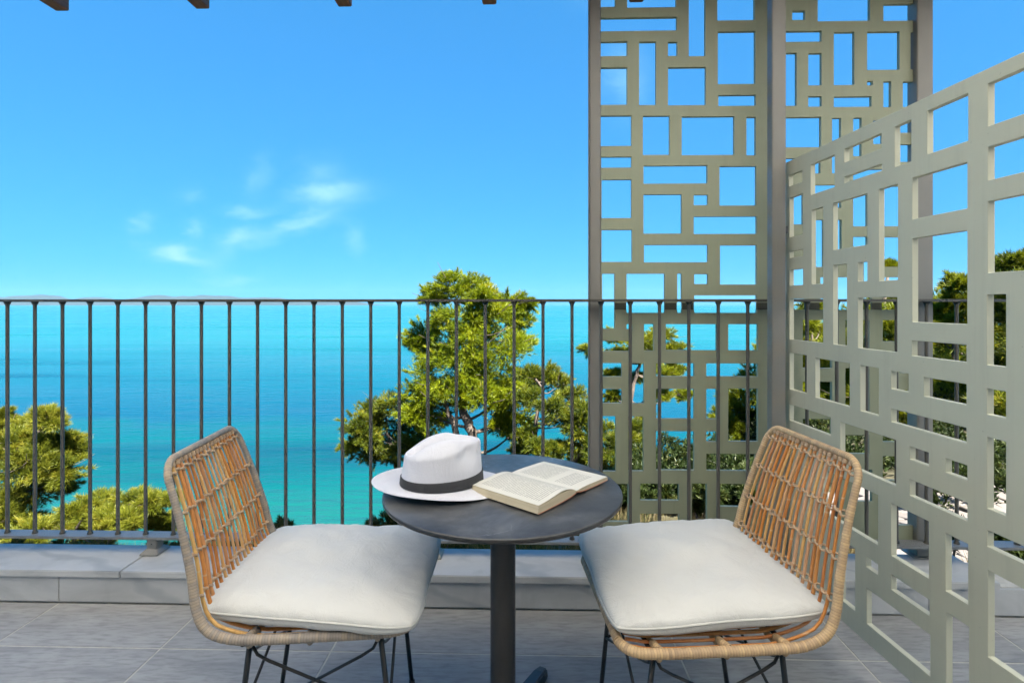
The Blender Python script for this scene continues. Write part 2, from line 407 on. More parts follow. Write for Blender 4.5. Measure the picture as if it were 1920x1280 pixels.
m_leaf('dry_grass_blades', (.085, .066, .028), (.14, .11, .048), (.20, .16, .08), .25)
m_leaf('green_weeds', (.025, .038, .010), (.065, .075, .018), (.14, .115, .045))
def m_bark():
    t = NT('pine_bark'); v = t.coord(scale=(6, 6, 2.2)); a = t.noise(2.5, 6, .65, v, .8)
    t.base(t.ramp(a, [(.3, (.045, .034, .027)), (.5, (.105, .080, .062)), (.75, (.17, .135, .105))])).rough(.9).bump(a, .8, .05)
m_bark()
def m_ground():
    t = NT('hillside_soil'); a = t.noise(.6, 6, .6, t.pos()); b = t.noise(9, 4, .6, t.pos())
    c = t.ramp(a, [(.3, (.030, .036, .014)), (.55, (.060, .052, .024)), (.75, (.026, .034, .011))])
    t.base(t.mix(t.ramp(b, [(.4, (0, 0, 0)), (.8, (.6,) * 3)]), c, (.075, .062, .032))).rough(.95).bump(b, .6, .05)
    t = NT('pale_paving'); a = t.noise(5, 5, .6, t.pos()); oi = t.n('ShaderNodeObjectInfo')
    c = t.ramp(a, [(.3, (.14, .122, .105)), (.7, (.18, .16, .142))])
    t.base(t.mix(1.0, c, t.ramp(oi.outputs['Random'], [(0, (.85,) * 3), (1, (1.08,) * 3)]), 'MULTIPLY')).rough(.85).bump(a, .3, .01)
    t = NT('far_hill'); t.base(t.ramp(t.noise(.0012, 5, .6, t.pos()), [(.3, (.010, .020, .022)), (.7, (.018, .028, .030))])).rough(1)
m_ground()
def m_sea():
    t = NT('sea_water'); g = t.n('ShaderNodeNewGeometry'); s = t.n('ShaderNodeSeparateXYZ'); t.L.new(g.outputs['Position'], s.inputs[0])
    n1 = t.noise(.03, 4, .6, t.pos((1, 1, 1))); n2 = t.noise(.010, 5, .6, t.pos((.35, 2.2, 1)), .6)
    d = t.math('ADD', s.outputs[1], t.math('MULTIPLY', t.math('SUBTRACT', n1, .5), 42.0))
    d = t.math('ADD', d, t.math('MULTIPLY', t.math('SUBTRACT', n2, .5), 50.0))
    # seabed: pale sand by the shore, then deeper water, dark weed beds; far end lightened, haze put into the colour
    f = t.math('MULTIPLY', d, 1 / 400.0)
    c = t.ramp(f, [(.13, (.006, .068, .060)), (.20, (.001, .064, .064)), (.275, (.0, .056, .070)), (.300, (.0, .045, .078)), (.45, (.0, .062, .090)), (1, (.006, .105, .115))])
    weed = t.ramp(n2, [(.54, (0, 0, 0)), (.64, (.7,) * 3)])
    band = t.ramp(f, [(.15, (0, 0, 0)), (.24, (1, 1, 1)), (.45, (.8,) * 3), (.8, (.1,) * 3)])
    c = t.mix(t.math('MULTIPLY', weed, band), c, (.0, .014, .038))
    t.base(c).rough(t.ramp(n2, [(.35, (.12,) * 3), (.7, (.32,) * 3)])).spec(.32)
    t.b.inputs['IOR'].default_value = 1.33
    w1 = t.noise(.55, 4, .6, t.pos((.35, 1.3, 1)), .3); w2 = t.noise(.06, 3, .6, t.pos((.5, 1.6, 1)))
    h = t.math('ADD', t.math('MULTIPLY', w1, .5), t.math('MULTIPLY', w2, 1.6)); t.bump(h, .9, 1.2)
m_sea()

# ------------------------------------------------------------------ sea, far hills, hillside
SEA_Z = -25.0
def sstep(a, b, x):
    t = np.clip((x - a) / (b - a), 0, 1); return t * t * (3 - 2 * t)
def ground_z(x, y):
    x = np.asarray(x, float); y = np.asarray(y, float)
    yy = np.maximum(y - 2.6, 0)
    left = -0.50 - 0.29 * np.minimum(yy, 2.9) - 0.50 * np.maximum(yy - 2.9, 0)
    right = -1.0 - 0.10 * np.minimum(yy, 6.2) - 0.52 * np.maximum(yy - 6.2, 0) + .30 * np.maximum(yy - 30, 0) * 0
    far_r = -1.0 - 0.05 * np.minimum(yy, 12) - 0.42 * np.maximum(yy - 12, 0)
    a = sstep(.2, 1.5, x - .05 * y); b = sstep(3.0, 6.0, x - .1 * y)
    z = left * (1 - a) + right * a; z = z * (1 - b) + far_r * b
    z = z + .10 * np.sin(x * 1.7 + y * .6) * np.sin(y * 1.1) + .25 * np.sin(x * .31 + 1) * np.sin(y * .27)
    return np.maximum(z, SEA_Z - 3)
def gz(x, y): return float(ground_z(x, y))

V = []; F = []
gx = np.concatenate([np.linspace(-70, -12, 30), np.linspace(-11.5, 14, 86), np.linspace(15, 80, 30)]); gy = np.concatenate([np.linspace(2.5, 14, 60), np.linspace(14.5, 80, 70)])
for yv in gy:
    for xv, zv in zip(gx, ground_z(gx, np.full_like(gx, yv))): V.append((xv, yv, zv))
n = len(gx)
for j in range(len(gy) - 1):
    for i in range(n - 1): F.append((j * n + i, j * n + i + 1, (j + 1) * n + i + 1, (j + 1) * n + i))
tag(link('hillside', mesh('hillside', V, F, True), MATS['hillside_soil']), kind='structure')
tag(link('sea', mesh('sea', [(-16000, 20, SEA_Z), (16000, 20, SEA_Z), (16000, 15500, SEA_Z), (-16000, 15500, SEA_Z)], [(0, 1, 2, 3)]), MATS['sea_water']), kind='structure')

def hills(name, D, x0, x1, hmax, seed, label=None):
    V = []; F = []; nx = 90; rows = 7
    for i in range(nx + 1):
        f = i / nx; x = x0 + (x1 - x0) * f
        env = min(1, f * 6) * min(1, (1 - f) * 4)
        h = hmax * env * (.40 + .60 * max(0.0, mnoise.fractal(Vector((f * 5.5 + seed, seed, 0)), .9, 2.1, 4) + .5))
        for r in range(rows):
            q = r / (rows - 1); prof = math.sin(q * math.pi) ** .8
            V.append((x, D + (q - .5) * 1500, SEA_Z - 1 + h * prof * (1 + .15 * mnoise.noise(Vector((f * 40, q * 6, seed))))))
    for i in range(nx):
        for r in range(rows - 1): F.append((i * rows + r, (i + 1) * rows + r, (i + 1) * rows + r + 1, i * rows + r + 1))
    return tag(link(name, mesh(name, V, F, True), MATS['far_hill']), kind='structure')
hills('far_hills', 13500, -15500, -3900, 290, 3.3)
hills('far_hills', 14300, -9000, -3400, 190, 8.1)

# ------------------------------------------------------------------ balcony floor of separate tiles
R0 = -YAW
KF, KB = 2.23, 2.46                 # kerb front and back
fl = empty('balcony_floor', bal(0, 0, 0), R0); tag(fl, kind='structure')
mb = MB().box(-4.2, 4.2, -1.9, KF, -.25, -.0016); mb.build('floor_slab', MATS['grout'], fl)
xs = [-1.37 + .645 * k for k in range(-4, 9)]; ys = [KF] + [1.945 - .645 * k for k in range(0, 7)]
G = .0034
tile_me = {}
for j in range(len(ys) - 1):
    for i in range(len(xs) - 1):
        wx, wy = xs[i + 1] - xs[i] - 2 * G, ys[j] - ys[j + 1] - 2 * G
        key = (round(wx, 3), round(wy, 3))
        if key not in tile_me:
            o = MB().box(-wx / 2, wx / 2, -wy / 2, wy / 2, -.0012, 0).build('tile', MATS['floor_tile'], fl, bevel=.0005, seg=1); tile_me[key] = o.data
        else: o = link('tile', tile_me[key], None, fl)
        o.location = ((xs[i] + xs[i + 1]) / 2, (ys[j] + ys[j + 1]) / 2, random.Random(i * 31 + j).uniform(-.0002, .0002))

# kerb of marble slabs
kb = empty('stone_kerb', bal(0, KF, 0), R0)
tag(kb, 'low grey marble kerb along the balcony edge under the railing', 'kerb')
MB().box(-4.2, 4.2, .016, .225, -.6, .116).build('core', MATS['grout'], kb)
for i in range(-2, 5):
    b = -2.97 + 1.23 * i; a = b - 1.23
    jr = random.Random(i + 40)
    MB().box(a + .0015, b - .0015, -.012, .236, .1165 + jr.uniform(-.0015, .001), .146 + jr.uniform(-.001, .0015)).build('coping_slab', MATS['kerb_marble'], kb, bevel=.003)
for i in range(-2, 5):
    b = -2.02 + 1.23 * i; a = b - 1.23
    MB().box(a + .0012, b - .0012, .002, .016, .004, .113).build('facing_slab', MATS['kerb_marble'], kb, bevel=.002)

# ------------------------------------------------------------------ railing
RB = 2.40
ra = empty('metal_railing', bal(0, RB, .146), R0)
tag(ra, 'dark grey metal railing of thin round bars along the balcony edge', 'railing')
ZB, ZT = .226 - .146, 1.312 - .146
MB().box(-4.1, 4.1, -.025, .025, ZT - .012, ZT).build('top_rail', MATS['rail_paint'], ra, bevel=.002)
MB().box(-4.1, 4.1, -.036, .036, ZB - .012, ZB).build('bottom_rail', MATS['bottom_rail_paint'], ra, bevel=.002)
bx0 = on_by(14, HOR, RB)[0]; bx1 = on_by(1402, HOR, RB)[0]; sp = (bx1 - bx0) / 26
bm_ = MB().tube([(0, 0, ZB), (0, 0, ZB + .004), (0, 0, ZB + .012), (0, 0, ZT - .05), (0, 0, ZT - .028), (0, 0, ZT - .012)], [.0125, .012, .0079, .0075, .0078, .015], 10)
bar = bm_.build('baluster', MATS['rail_paint'], ra, loc=(bx0, 0, 0))
for k in range(-16, 46):
    if k == 0: continue
    x = bx0 + sp * k
    if -4.05 < x < 4.05: link('baluster', bar.data, None, ra, (x, 0, 0))
ft = None
for x in (-3.0, -1.715, -.42, .88, 2.45, 3.6):
    f = empty('foot', (x, 0, 0), 0, ra)
    if ft is None:
        a = MB().box(-.024, .024, -.024, .024, .012, ZB - .0125).build('stub', MATS['post_paint'], f, bevel=.003)
        b = MB().add([(-.042, -.046, .001), (.042, -.046, .001), (.042, .046, .001), (-.042, .046, .001), (-.042, -.046, .006), (.042, -.046, .006), (.042, .046, .006), (-.042, .046, .006), (-.027, -.027, .022), (.027, -.027, .022), (.027, .027, .022), (-.027, .027, .022)],
                     [(3, 2, 1, 0), (0, 1, 5, 4), (1, 2, 6, 5), (2, 3, 7, 6), (3, 0, 4, 7), (4, 5, 9, 8), (5, 6, 10, 9), (6, 7, 11, 10), (7, 4, 8, 11), (8, 9, 10, 11)]).build('base_plate', MATS['post_paint'], f, bevel=.0015)
        c = MB().lathe([(0, 0), (.003, 0), (.003, .002), (0, .002)], 8).build('bolt', MATS['black_steel'], f); c.rotation_euler = (rad(90), 0, 0); c.location = (0, -.024, .045)
        ft = (a, b, c)
    else:
        for q in ft:
            o = q.copy(); col.objects.link(o); o.parent = f

# ------------------------------------------------------------------ cut-out metal screens
def cut_panel(name, x0, x1, z0, z1, holes, thk, mat, parent, skip=()):
    """sheet in local x/z, front at y=0, back at y=thk, with real rectangular openings"""
    cl = lambda v, a, b: max(a, min(b, v))
    q_ = .0025                                   # edges that nearly line up are made to line up
    hs = [(cl(min(a, c), x0, x1), cl(min(b, d), z0, z1), cl(max(a, c), x0, x1), cl(max(b, d), z0, z1)) for (a, b, c, d) in list(holes) + list(skip)]
    hs = [tuple(round(v / q_) * q_ if e_ - .001 > v > s_ + .001 else v for v, s_, e_ in zip(h, (x0, z0, x0, z0), (x1, z1, x1, z1))) for h in hs]
    X = sorted(set([round(x0, 4), round(x1, 4)] + [round(h[i], 4) for h in hs for i in (0, 2)]))
    Z = sorted(set([round(z0, 4), round(z1, 4)] + [round(h[i], 4) for h in hs for i in (1, 3)]))
    fill = np.ones((len(X) - 1, len(Z) - 1), bool)
    mx = (np.array(X[1:]) + np.array(X[:-1])) / 2; mz = (np.array(Z[1:]) + np.array(Z[:-1])) / 2
    for h in hs: fill[np.ix_((mx > h[0]) & (mx < h[2]), (mz > h[1]) & (mz < h[3]))] = False
    bm = bmesh.new(); vc = {}
    def v(i, j, s):
        k = (i, j, s)
        if k not in vc: vc[k] = bm.verts.new((X[i], thk * s, Z[j]))
        return vc[k]
    I, J = fill.shape
    for i in range(I):
        for j in range(J):
            if not fill[i, j]: continue
            bm.faces.new((v(i, j, 0), v(i + 1, j, 0), v(i + 1, j + 1, 0), v(i, j + 1, 0)))
            bm.faces.new((v(i, j, 1), v(i, j + 1, 1), v(i + 1, j + 1, 1), v(i + 1, j, 1)))
            for (di, dj, a, b) in ((-1, 0, (i, j), (i, j + 1)), (1, 0, (i + 1, j + 1), (i + 1, j)), (0, -1, (i + 1, j), (i, j)), (0, 1, (i, j + 1), (i + 1, j + 1))):
                p, q = i + di, j + dj
                if 0 <= p < I and 0 <= q < J and fill[p, q]: continue
                bm.faces.new((v(*b, 0), v(*a, 0), v(*a, 1), v(*b, 1)))
    bmesh.ops.recalc_face_normals(bm, faces=bm.faces)
    me = bpy.data.meshes.new(name); bm.to_mesh(me); bm.free()
    o = link(name, me, mat, parent)
    bv = o.modifiers.new('bevel', 'BEVEL'); bv.width = .0018; bv.segments = 2; bv.limit_method = 'ANGLE'; bv.angle_limit = rad(40)
    return o

SB = 2.452                           # front of the tall screen, just outside the railing
s4 = 420 / 960
H1 = [(107, -20, 168, 30), (220, -20, 430, 30), (107, 78, 433, 132), (484, -60, 553, 242), (606, -60, 765, 86), (107, 180, 220, 240), (271, 180, 343, 450), (395, 180, 435, 240),
      (107, 290, 220, 450), (395, 290, 556, 450), (608, 135, 768, 360), (610, 408, 770, 453), (107, 497, 238, 625), (288, 497, 402, 663), (453, 500, 679, 664), (731, 502, 771, 665),
      (108, 673, 238, 719), (290, 711, 564, 786), (615, 714, 774, 880), (109, 770, 239, 935), (290, 834, 452, 1000), (505, 835, 565, 879), (505, 928, 775, 1001), (110, 985, 240, 1123),
      (292, 1049, 565, 1124), (618, 1051, 776, 1218), (507, 1174, 566, 1217)]
PX = [(1080 + a * s4, b * s4, 1080 + c * s4, d * s4) for (a, b, c, d) in H1]
PX += [(1129, 513, 1152, 617), (1175, 513, 1246, 586.5), (1270, 513, 1278.5, 586.5), (1302, 554, 1419, 586.5),
       (1175, 608, 1186, 617), (1208, 608, 1225.5, 657), (1248, 608, 1343.6, 657), (1366, 608, 1421.6, 657), (1128, 639, 1185, 658), (1128, 680.6, 1165.5, 706), (1185, 680.6, 1207.5, 755.6),
       (1230, 680.6, 1302, 705.4), (1324.5, 680.6, 1421.6, 705.4), (1128, 729, 1165.5, 755.6), (1230, 728.6, 1302, 785), (1324.5, 728.6, 1343.6, 785), (1366, 728, 1421.6, 827.6),
       (1128, 779.6, 1155, 883), (1177.5, 779.6, 1206.4, 883), (1230, 808, 1302, 882), (1324.5, 808, 1343.6, 828), (1324.5, 850, 1417, 882),
       (1128, 906, 1178, 978), (1200, 906, 1273, 938), (1200, 962, 1273, 992), (1297.5, 906, 1325.6, 978), (1347, 906, 1420, 950),
       (1439, 19.7, 1457, 38), (1439, 59, 1541, 78), (1439.6, 99.5, 1493.6, 198.7), (1440, 221, 1539, 276), (1441, 297.5, 1490, 324), (1441, 346, 1506, 421), (1442, 443, 1500, 460), (1442, 482.5, 1510, 578),
       (1443, 600, 1480, 656), (1443, 680, 1480, 776), (1443, 808, 1480, 882), (1443, 906, 1500, 950),
       (1485.7, 20.6, 1509, 38), (1533, -60, 1631, 38.6), (1656, 8, 1713, 39), (1563, 60, 1602, 160), (1626, 60, 1687, 131), (1708, 61, 1716, 131), (1515.5, 100, 1541, 160), (1515.5, 181, 1541, 200),
       (1563.6, 181, 1634, 200), (1625.6, 152, 1636, 160), (1656, 153, 1671, 201), (1693, 153, 1716, 201), (1560.6, 221, 1577, 325), (1600, 221, 1616, 293), (1638, 225, 1655, 270), (1686, 225, 1716, 249),
       (1686, 271, 1716, 303), (1526, 303, 1538, 325), (1600, 318, 1660, 346), (1527, 347, 1577, 390), (1600, 364, 1627, 424), (1600, 444, 1627, 462), (1568, 412, 1578, 470), (1650, 349, 1716, 424),
       (1655, 445, 1716, 500), (1528, 412, 1545, 500), (1538, 520, 1600, 577), (1620, 482, 1635, 577), (1655, 520, 1716, 577), (1505, 600, 1560, 690), (1585, 600, 1630, 660), (1655, 600, 1716, 640),
       (1505, 715, 1560, 760), (1585, 690, 1630, 790), (1655, 665, 1716, 700), (1655, 730, 1716, 828), (1505, 785, 1560, 880), (1585, 815, 1630, 850), (1525, 905, 1570, 985), (1600, 880, 1635, 940),
       (1655, 855, 1716, 900), (1660, 925, 1716, 985)]
holes = []
for (a, b, c, d) in PX:
    xa, za = on_by(a, b, SB); xb, zb = on_by(c, d, SB); holes.append((xa, za, xb, zb))
XA = on_by(1127, 0, SB)[0]; XB = on_by(1718, 0, SB)[0]; Z_TOP = 2.735; Z_BOT = .20
ts = empty('tall_screen', bal(XA, SB, Z_BOT), R0)
tag(ts, 'tall olive grey metal screen with rectangular cut-outs behind the railing', 'screen')
loc_h = [(a - XA, b - Z_BOT, c - XA, d - Z_BOT) for (a, b, c, d) in holes]
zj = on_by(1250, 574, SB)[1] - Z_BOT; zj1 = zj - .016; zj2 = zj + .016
TH = .018
cut_panel('upper_panel', 0, XB - XA, zj2, Z_TOP - Z_BOT, loc_h, TH, MATS['screen_paint'], ts)
cut_panel('lower_panel', 0, XB - XA, 0, zj1, loc_h, TH, MATS['screen_paint'], ts)
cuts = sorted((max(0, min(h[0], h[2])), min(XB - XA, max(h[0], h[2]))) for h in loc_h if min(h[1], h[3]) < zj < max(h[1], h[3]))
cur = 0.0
for (a, b) in cuts + [(XB - XA, XB - XA)]:      # the top rail's shadow, built as dark recessed strips between the panels
    if a - cur > .004: MB().box(cur + .001, a - .001, .005, .013, zj1 - .004, zj2 + .004).build('rail_shadow_strip', MATS['rail_shadow_paint'], ts)
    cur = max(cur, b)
def post(name, px0, px1, by, dy, z0, label, flange=True):
    x0 = on_by(px0, 0, by)[0]; x1 = on_by(px1, 0, by)[0]
    e = empty(name, bal((x0 + x1) / 2, by, z0), R0); hw = (x1 - x0) / 2
    MB().box(-hw, hw, 0, dy, 0, Z_TOP - z0).build('shaft', MATS['post_paint'], e, bevel=.003)
    if flange:
        MB().box(-hw - .006, -hw - .001, dy * .25, dy * .75, .05, Z_TOP - z0 - .02).build('side_fin', MATS['post_paint'], e, bevel=.001)
    MB().box(-hw - .02, hw + .02, -.012, dy + .012, -.006, 0).build('base_plate', MATS['post_paint'], e, bevel=.001)
    tag(e, label, 'post', 'square posts carrying the metal screens'); return e
post('steel_post', 1106.5, 1126.5, SB, .045, .2, 'square grey steel post at the left edge of the tall screen')
post('steel_post', 1448, 1474, 2.300, .05, .154, 'square grey steel post where the low partition meets the tall screen', False)
post('steel_post', 1720, 1750, 2.425, .065, .154, 'square grey steel post at the right end of the tall screen', False)

# low partition towards the neighbouring balcony
PK = .0556; PX0 = 1.3305
def part_t(px):                      # distance along the partition from its near end
    return PX0 / ((px - 960) / FPX + PK)
P6 = lambda xl, xr, yt, yb: (1440 + xl / 2.6667, 1440 + xr / 2.6667, yt / 2.6667, yb / 2.6667)
P7 = lambda xl, xr, yt, yb: (1440 + xl / 2.9083, 1440 + xr / 2.9083, 460 + yt / 2.9083, 460 + yb / 2.9083)
P8 = lambda xl, xr, yt, yb: (1520 + xl / 3.0475, 1520 + xr / 3.0475, 860 + yt / 3.0475, 860 + yb / 3.0475)
y6 = lambda v: v / 2.6667
y7 = lambda v: 460 + v / 2.9083
y8 = lambda v: 860 + v / 3.0475
PH = [P6(105, 170, 850, 908), P6(213, 333, 772, 935), P6(383, 566, 665, 742), P6(633, 716, 596, 806), P6(795, 1000, 465, 703), P6(383, 568, 818, 853), P6(720, 997, 808, 1040),
      P6(107, 172, 968, 1172), P6(325, 495, 967, 1225), P7(118, 190, 20, 57), P7(118, 190, 127, 215), P7(355, 430, 98, 548), P7(490, 541, 87, 194), P7(118, 300, 290, 532), P7(490, 705, 283, 585),
      P7(785, 1083, 543, 637), P7(1195, 1298, 267, 664), P7(118, 210, 598, 807), P7(257, 445, 643, 880), P7(505, 602, 668, 928), P7(672, 764, 698, 800), P7(848, 1083, 755, 870), P7(1195, 1296, 797, 940),
      P7(118, 340, 938, 1037), P7(672, 1083, 993, 1078), P7(773, 877, 1128, 1200), P8(770, 892, 38, 122), P8(567, 892, 250, 352), P8(70, 385, 208, 492), P8(458, 676, 358, 685), P8(172, 254, 512, 868),
      P8(318, 384, 600, 662), P8(458, 677, 805, 895), P8(320, 682, 1002, 1240), P8(772, 897, 487, 830)]
PH += [(1440 + 217 / 2.6667, 1440 + 275 / 2.6667, y6(1035), y7(210)), (1440 + 555 / 2.6667, 1440 + 648 / 2.6667, y6(920), y7(187)), (1440 + 720 / 2.6667, 1440 + 997 / 2.6667, y6(1150), y7(427)),
       (1440 + 395 / 2.9083, 1440 + 697 / 2.9083, y7(1060), y8(155)), (1440 + 1195 / 2.9083, 1440 + 1297 / 2.9083, y7(1070), y8(322))]
ph = []
for (xl, xr, yt, yb) in PH:
    D = part_t(xr); ph.append((part_t(xr), CAM_Z - (yt - HOR) / FPX * D, part_t(xl), CAM_Z - (yb - HOR) / FPX * D))
def edge_hole(xl, yt, yb, d_near):    # openings that run on past the picture edge: heights read at column 1920
    D = part_t(1920); ph.append((d_near, CAM_Z - (yt - HOR) / FPX * D, part_t(xl), CAM_Z - (yb - HOR) / FPX * D))
edge_hole(1440 + 1100 / 2.6667, y6(338), y6(568), 1.14); edge_hole(1440 + 1100 / 2.6667, y6(683), y6(858), 1.215); edge_hole(1440 + 1100 / 2.6667, y6(970), y7(135), 1.18)
edge_hole(1851, y8(500), y8(597), 1.12); edge_hole(1852, y8(745), y8(1275), 1.16)
D = part_t(1817); ph.append((part_t(1817), CAM_Z - (y8(962) - HOR) / FPX * D, part_t(1774), .178)); ph.append((1.14, .178, 1.39, .243))
for (a, b, c, d) in ((.95, 1.15, 1.55, 1.88), (.60, .88, 1.62, 1.88), (1.02, 1.20, 1.20, 1.48), (.60, .95, 1.36, 1.55), (.60, .78, .92, 1.29), (.85, .96, .92, 1.29), (1.03, 1.33, .95, 1.13), (.72, 1.15, .72, .86),
                     (.60, .66, .50, .86), (.73, .98, .40, .66), (1.05, 1.18, .33, .66), (.60, .98, .10, .33), (1.05, 1.16, .10, .26)):
    ph.append((a * .935, CAM_Z - (CAM_Z - c) * .935, b * .935, CAM_Z - (CAM_Z - d) * .935))
rzp = math.atan2(1.0, -PK); LN = math.hypot(1, PK)
pe = empty('partition_screen', (PX0, 0, 0), rzp)
tag(pe, 'pale olive metal partition with rectangular cut-outs standing right of the chairs', 'partition')
po = cut_panel('panel', .486 * LN, 2.318 * LN, .118, 1.910, [(a * LN, b, c * LN, d) for (a, b, c, d) in ph], -.020, MATS['partition_paint'], pe, skip=[(2.172 * LN, 0, 2.6 * LN, .158)])
for tt in (.55, 1.62):
    MB().box(tt - .022, tt + .022, -.017, -.003, .0005, .1175).build('foot', MATS['post_paint'], pe)
MB().box(2.30 * LN, 2.322 * LN, -.024, .003, .5, .53).build('bracket', MATS['post_paint'], pe)
MB().box(2.30 * LN, 2.322 * LN, -.024, .003, 1.6, 1.63).build('bracket', MATS['post_paint'], pe)

# ------------------------------------------------------------------ pergola overhead, house behind
pg = empty('pergola', bal(0, 2.0, 0), R0)
tag(pg, 'dark wooden pergola rafters projecting over the balcony at the top edge', 'pergola')
rm = None
for k in range(-3, 7):
    x = on_by(118, 14, 2.58)[0] + .712 * k
    if rm is None:
        o = MB().box(-.034, .034, -3.7, .58, 0, .12).build('rafter', MATS['dark_stained_wood'], pg, bevel=.004); rm = o.data
    else: o = link('rafter', rm, None, pg)
    o.location = (x, 0, 2.752)
cv = MB().box(-4.4, 4.4, -3.68, -.175, 0, .004).build('added_canvas', MATS['fill_canvas'], pg); cv.location = (0, 0, 2.876)  # unseen canvas, added to spread the sun as soft light from above
for k in range(5):  # unseen opaque boards, added to keep overhead light off the tall screen
    o = MB().box(-4.4, 4.4, -.012, .1385, 0, .014).build('shade_board', MATS['dark_stained_wood'], pg); o.location = (0, -.17 + .139 * k, 2.8815 + .016 * (k % 2))
hs = empty('house', bal(0, -1.75, 0), R0)
tag(hs, 'taupe plastered house wall with glass door behind the balcony', 'house')
MB().box(-4.4, -1.2, -.3, 0, -3, 3.2).build('wall', MATS['house_plaster'], hs)
MB().box(1.2, 4.4, -.3, 0, -3, 3.2).build('wall', MATS['house_plaster'], hs)
MB().box(-1.2, 1.2, -.3, 0, 2.25, 3.2).build('wall', MATS['house_plaster'], hs)
MB().box(-1.2, 1.2, -.3, 0, -3, -.01).build('wall', MATS['house_plaster'], hs)
dr = MB().box(-1.198, -1.13, -.12, -.05, 0, 2.248).box(1.13, 1.198, -.12, -.05, 0, 2.248).box(-1.13, 1.13, -.12, -.05, 2.18, 2.248).box(-.035, .035, -.12, -.05, 0, 2.18).build('door', MATS['rail_paint'], hs)
MB().box(-1.13, -.035, -.09, -.08, .002, 2.18).build('pane', MATS['window_glass'], dr)
MB().box(.035, 1.13, -.09, -.08, .002, 2.18).build('pane', MATS['window_glass'], dr)

# ------------------------------------------------------------------ round table
TZ = .745; TC = (-.027, 1.575)
tb = empty('round_table', (TC[0], TC[1], 0))
tag(tb, 'round dark slate bistro table on a black pedestal between the chairs', 'table')
MB().lathe([(0, TZ - .0005), (.3465, TZ - .0005), (.3482, TZ - .0012), (.349, TZ - .003)], 128).build('table_top', MATS['slate_laminate'], tb)
MB().lathe([(.349, TZ - .003), (.3502, TZ - .005), (.3502, TZ - .010), (.348, TZ - .0135), (.33, TZ - .016), (0, TZ - .016)], 128).build('edge_band', MATS['graphite_steel'], tb)
MB().lathe([(0, TZ - .022), (.1, TZ - .022), (.1, TZ - .0165), (0, TZ - .0165)], 32).build('mounting_plate', MATS['black_steel'], tb)
MB().lathe([(.0375, .03), (.0375, TZ - .022)], 40).build('pedestal', MATS['graphite_steel'], tb)
MB().lathe([(0, .012), (.055, .012), (.06, .016), (.058, .05), (.045, .062), (.0376, .064)], 32).build('hub', MATS['graphite_steel'], tb)
for k in range(4):
    M = Matrix.Rotation(rad(62 + 90 * k), 4, 'Z')
    P = [(.04, .030, .060), (.16, .026, .050), (.255, .023, .042), (.285, .019, .036), (.295, .011, .028)]
    V = []; F = []
    for (x, hw, zt) in P: V += [M @ Vector((x, -hw, .006)), M @ Vector((x, hw, .006)), M @ Vector((x, hw * .8, zt)), M @ Vector((x, -hw * .8, zt))]
    for i in range(len(P) - 1):
        for q in range(4): F.append((i * 4 + q, i * 4 + (q + 1) % 4, i * 4 + 4 + (q + 1) % 4, i * 4 + 4 + q))
    F.append((16, 17, 18, 19)); F.append((3, 2, 1, 0))
    f = MB().add(V, F).build('foot', MATS['graphite_steel'], tb, bevel=.004)
    c = M @ Vector((.268, 0, 0)); MB().lathe([(0, 0), (.016, 0), (.016, .006), (0, .006)], 16, c).build('foot_pad', MATS['black_steel'], f)

# ------------------------------------------------------------------ rattan chairs
PROF = [(.265, .428), (.10, .424), (-.12, .424), (-.195, .430), (-.245, .455), (-.272, .505), (-.292, .60), (-.328, .73), (-.374, .862)]
def prof(t):
    """side profile of the seat and back, t = 0 front .. 1 top"""
    return PSM[min(len(PSM) - 1, int(round(t * (len(PSM) - 1))))]
PSM = resample(smooth_path([(x, 0, z + .026) for x, z in PROF], k=24), .004)
PL = len(PSM)
def half_w(p):
    z = p.z; return .256 - .050 * max(0, min(1, (z - .476) / .42))
def wrapped(name, path, r, mat, parent, pitch=.0072, closed=False, seg=10):
    n = len(path); rr = []; L = [0.0]
    for a, b in zip(path, path[1:]): L.append(L[-1] + (b - a).length)
    for l in L:
        k = math.floor(l / pitch); f = l / pitch - k
        rr.append(r * ((1.14 - .30 * max(0, min(1, (path[len(rr)].z - .45) / .35))) if r > .0105 else 1) * (1 + .05 * mnoise.noise(Vector((k * 1.37, 3.1, r * 100)))) * (.93 + .075 * math.sin(f * math.pi) ** .5))
    mb = MB().tube(path, rr, seg, closed, cap=not closed)
    o = mb.build(name, mat, parent)
    uv = o.data.uv_layers.new(name='UVMap'); vl = [0.0] * len(o.data.vertices)
    for i in range(n):
        for k in range(seg): vl[i * seg + k] = L[i]
    for lp in o.data.loops: uv.data[lp.index].uv = (vl[lp.vertex_index], 0)
    return o
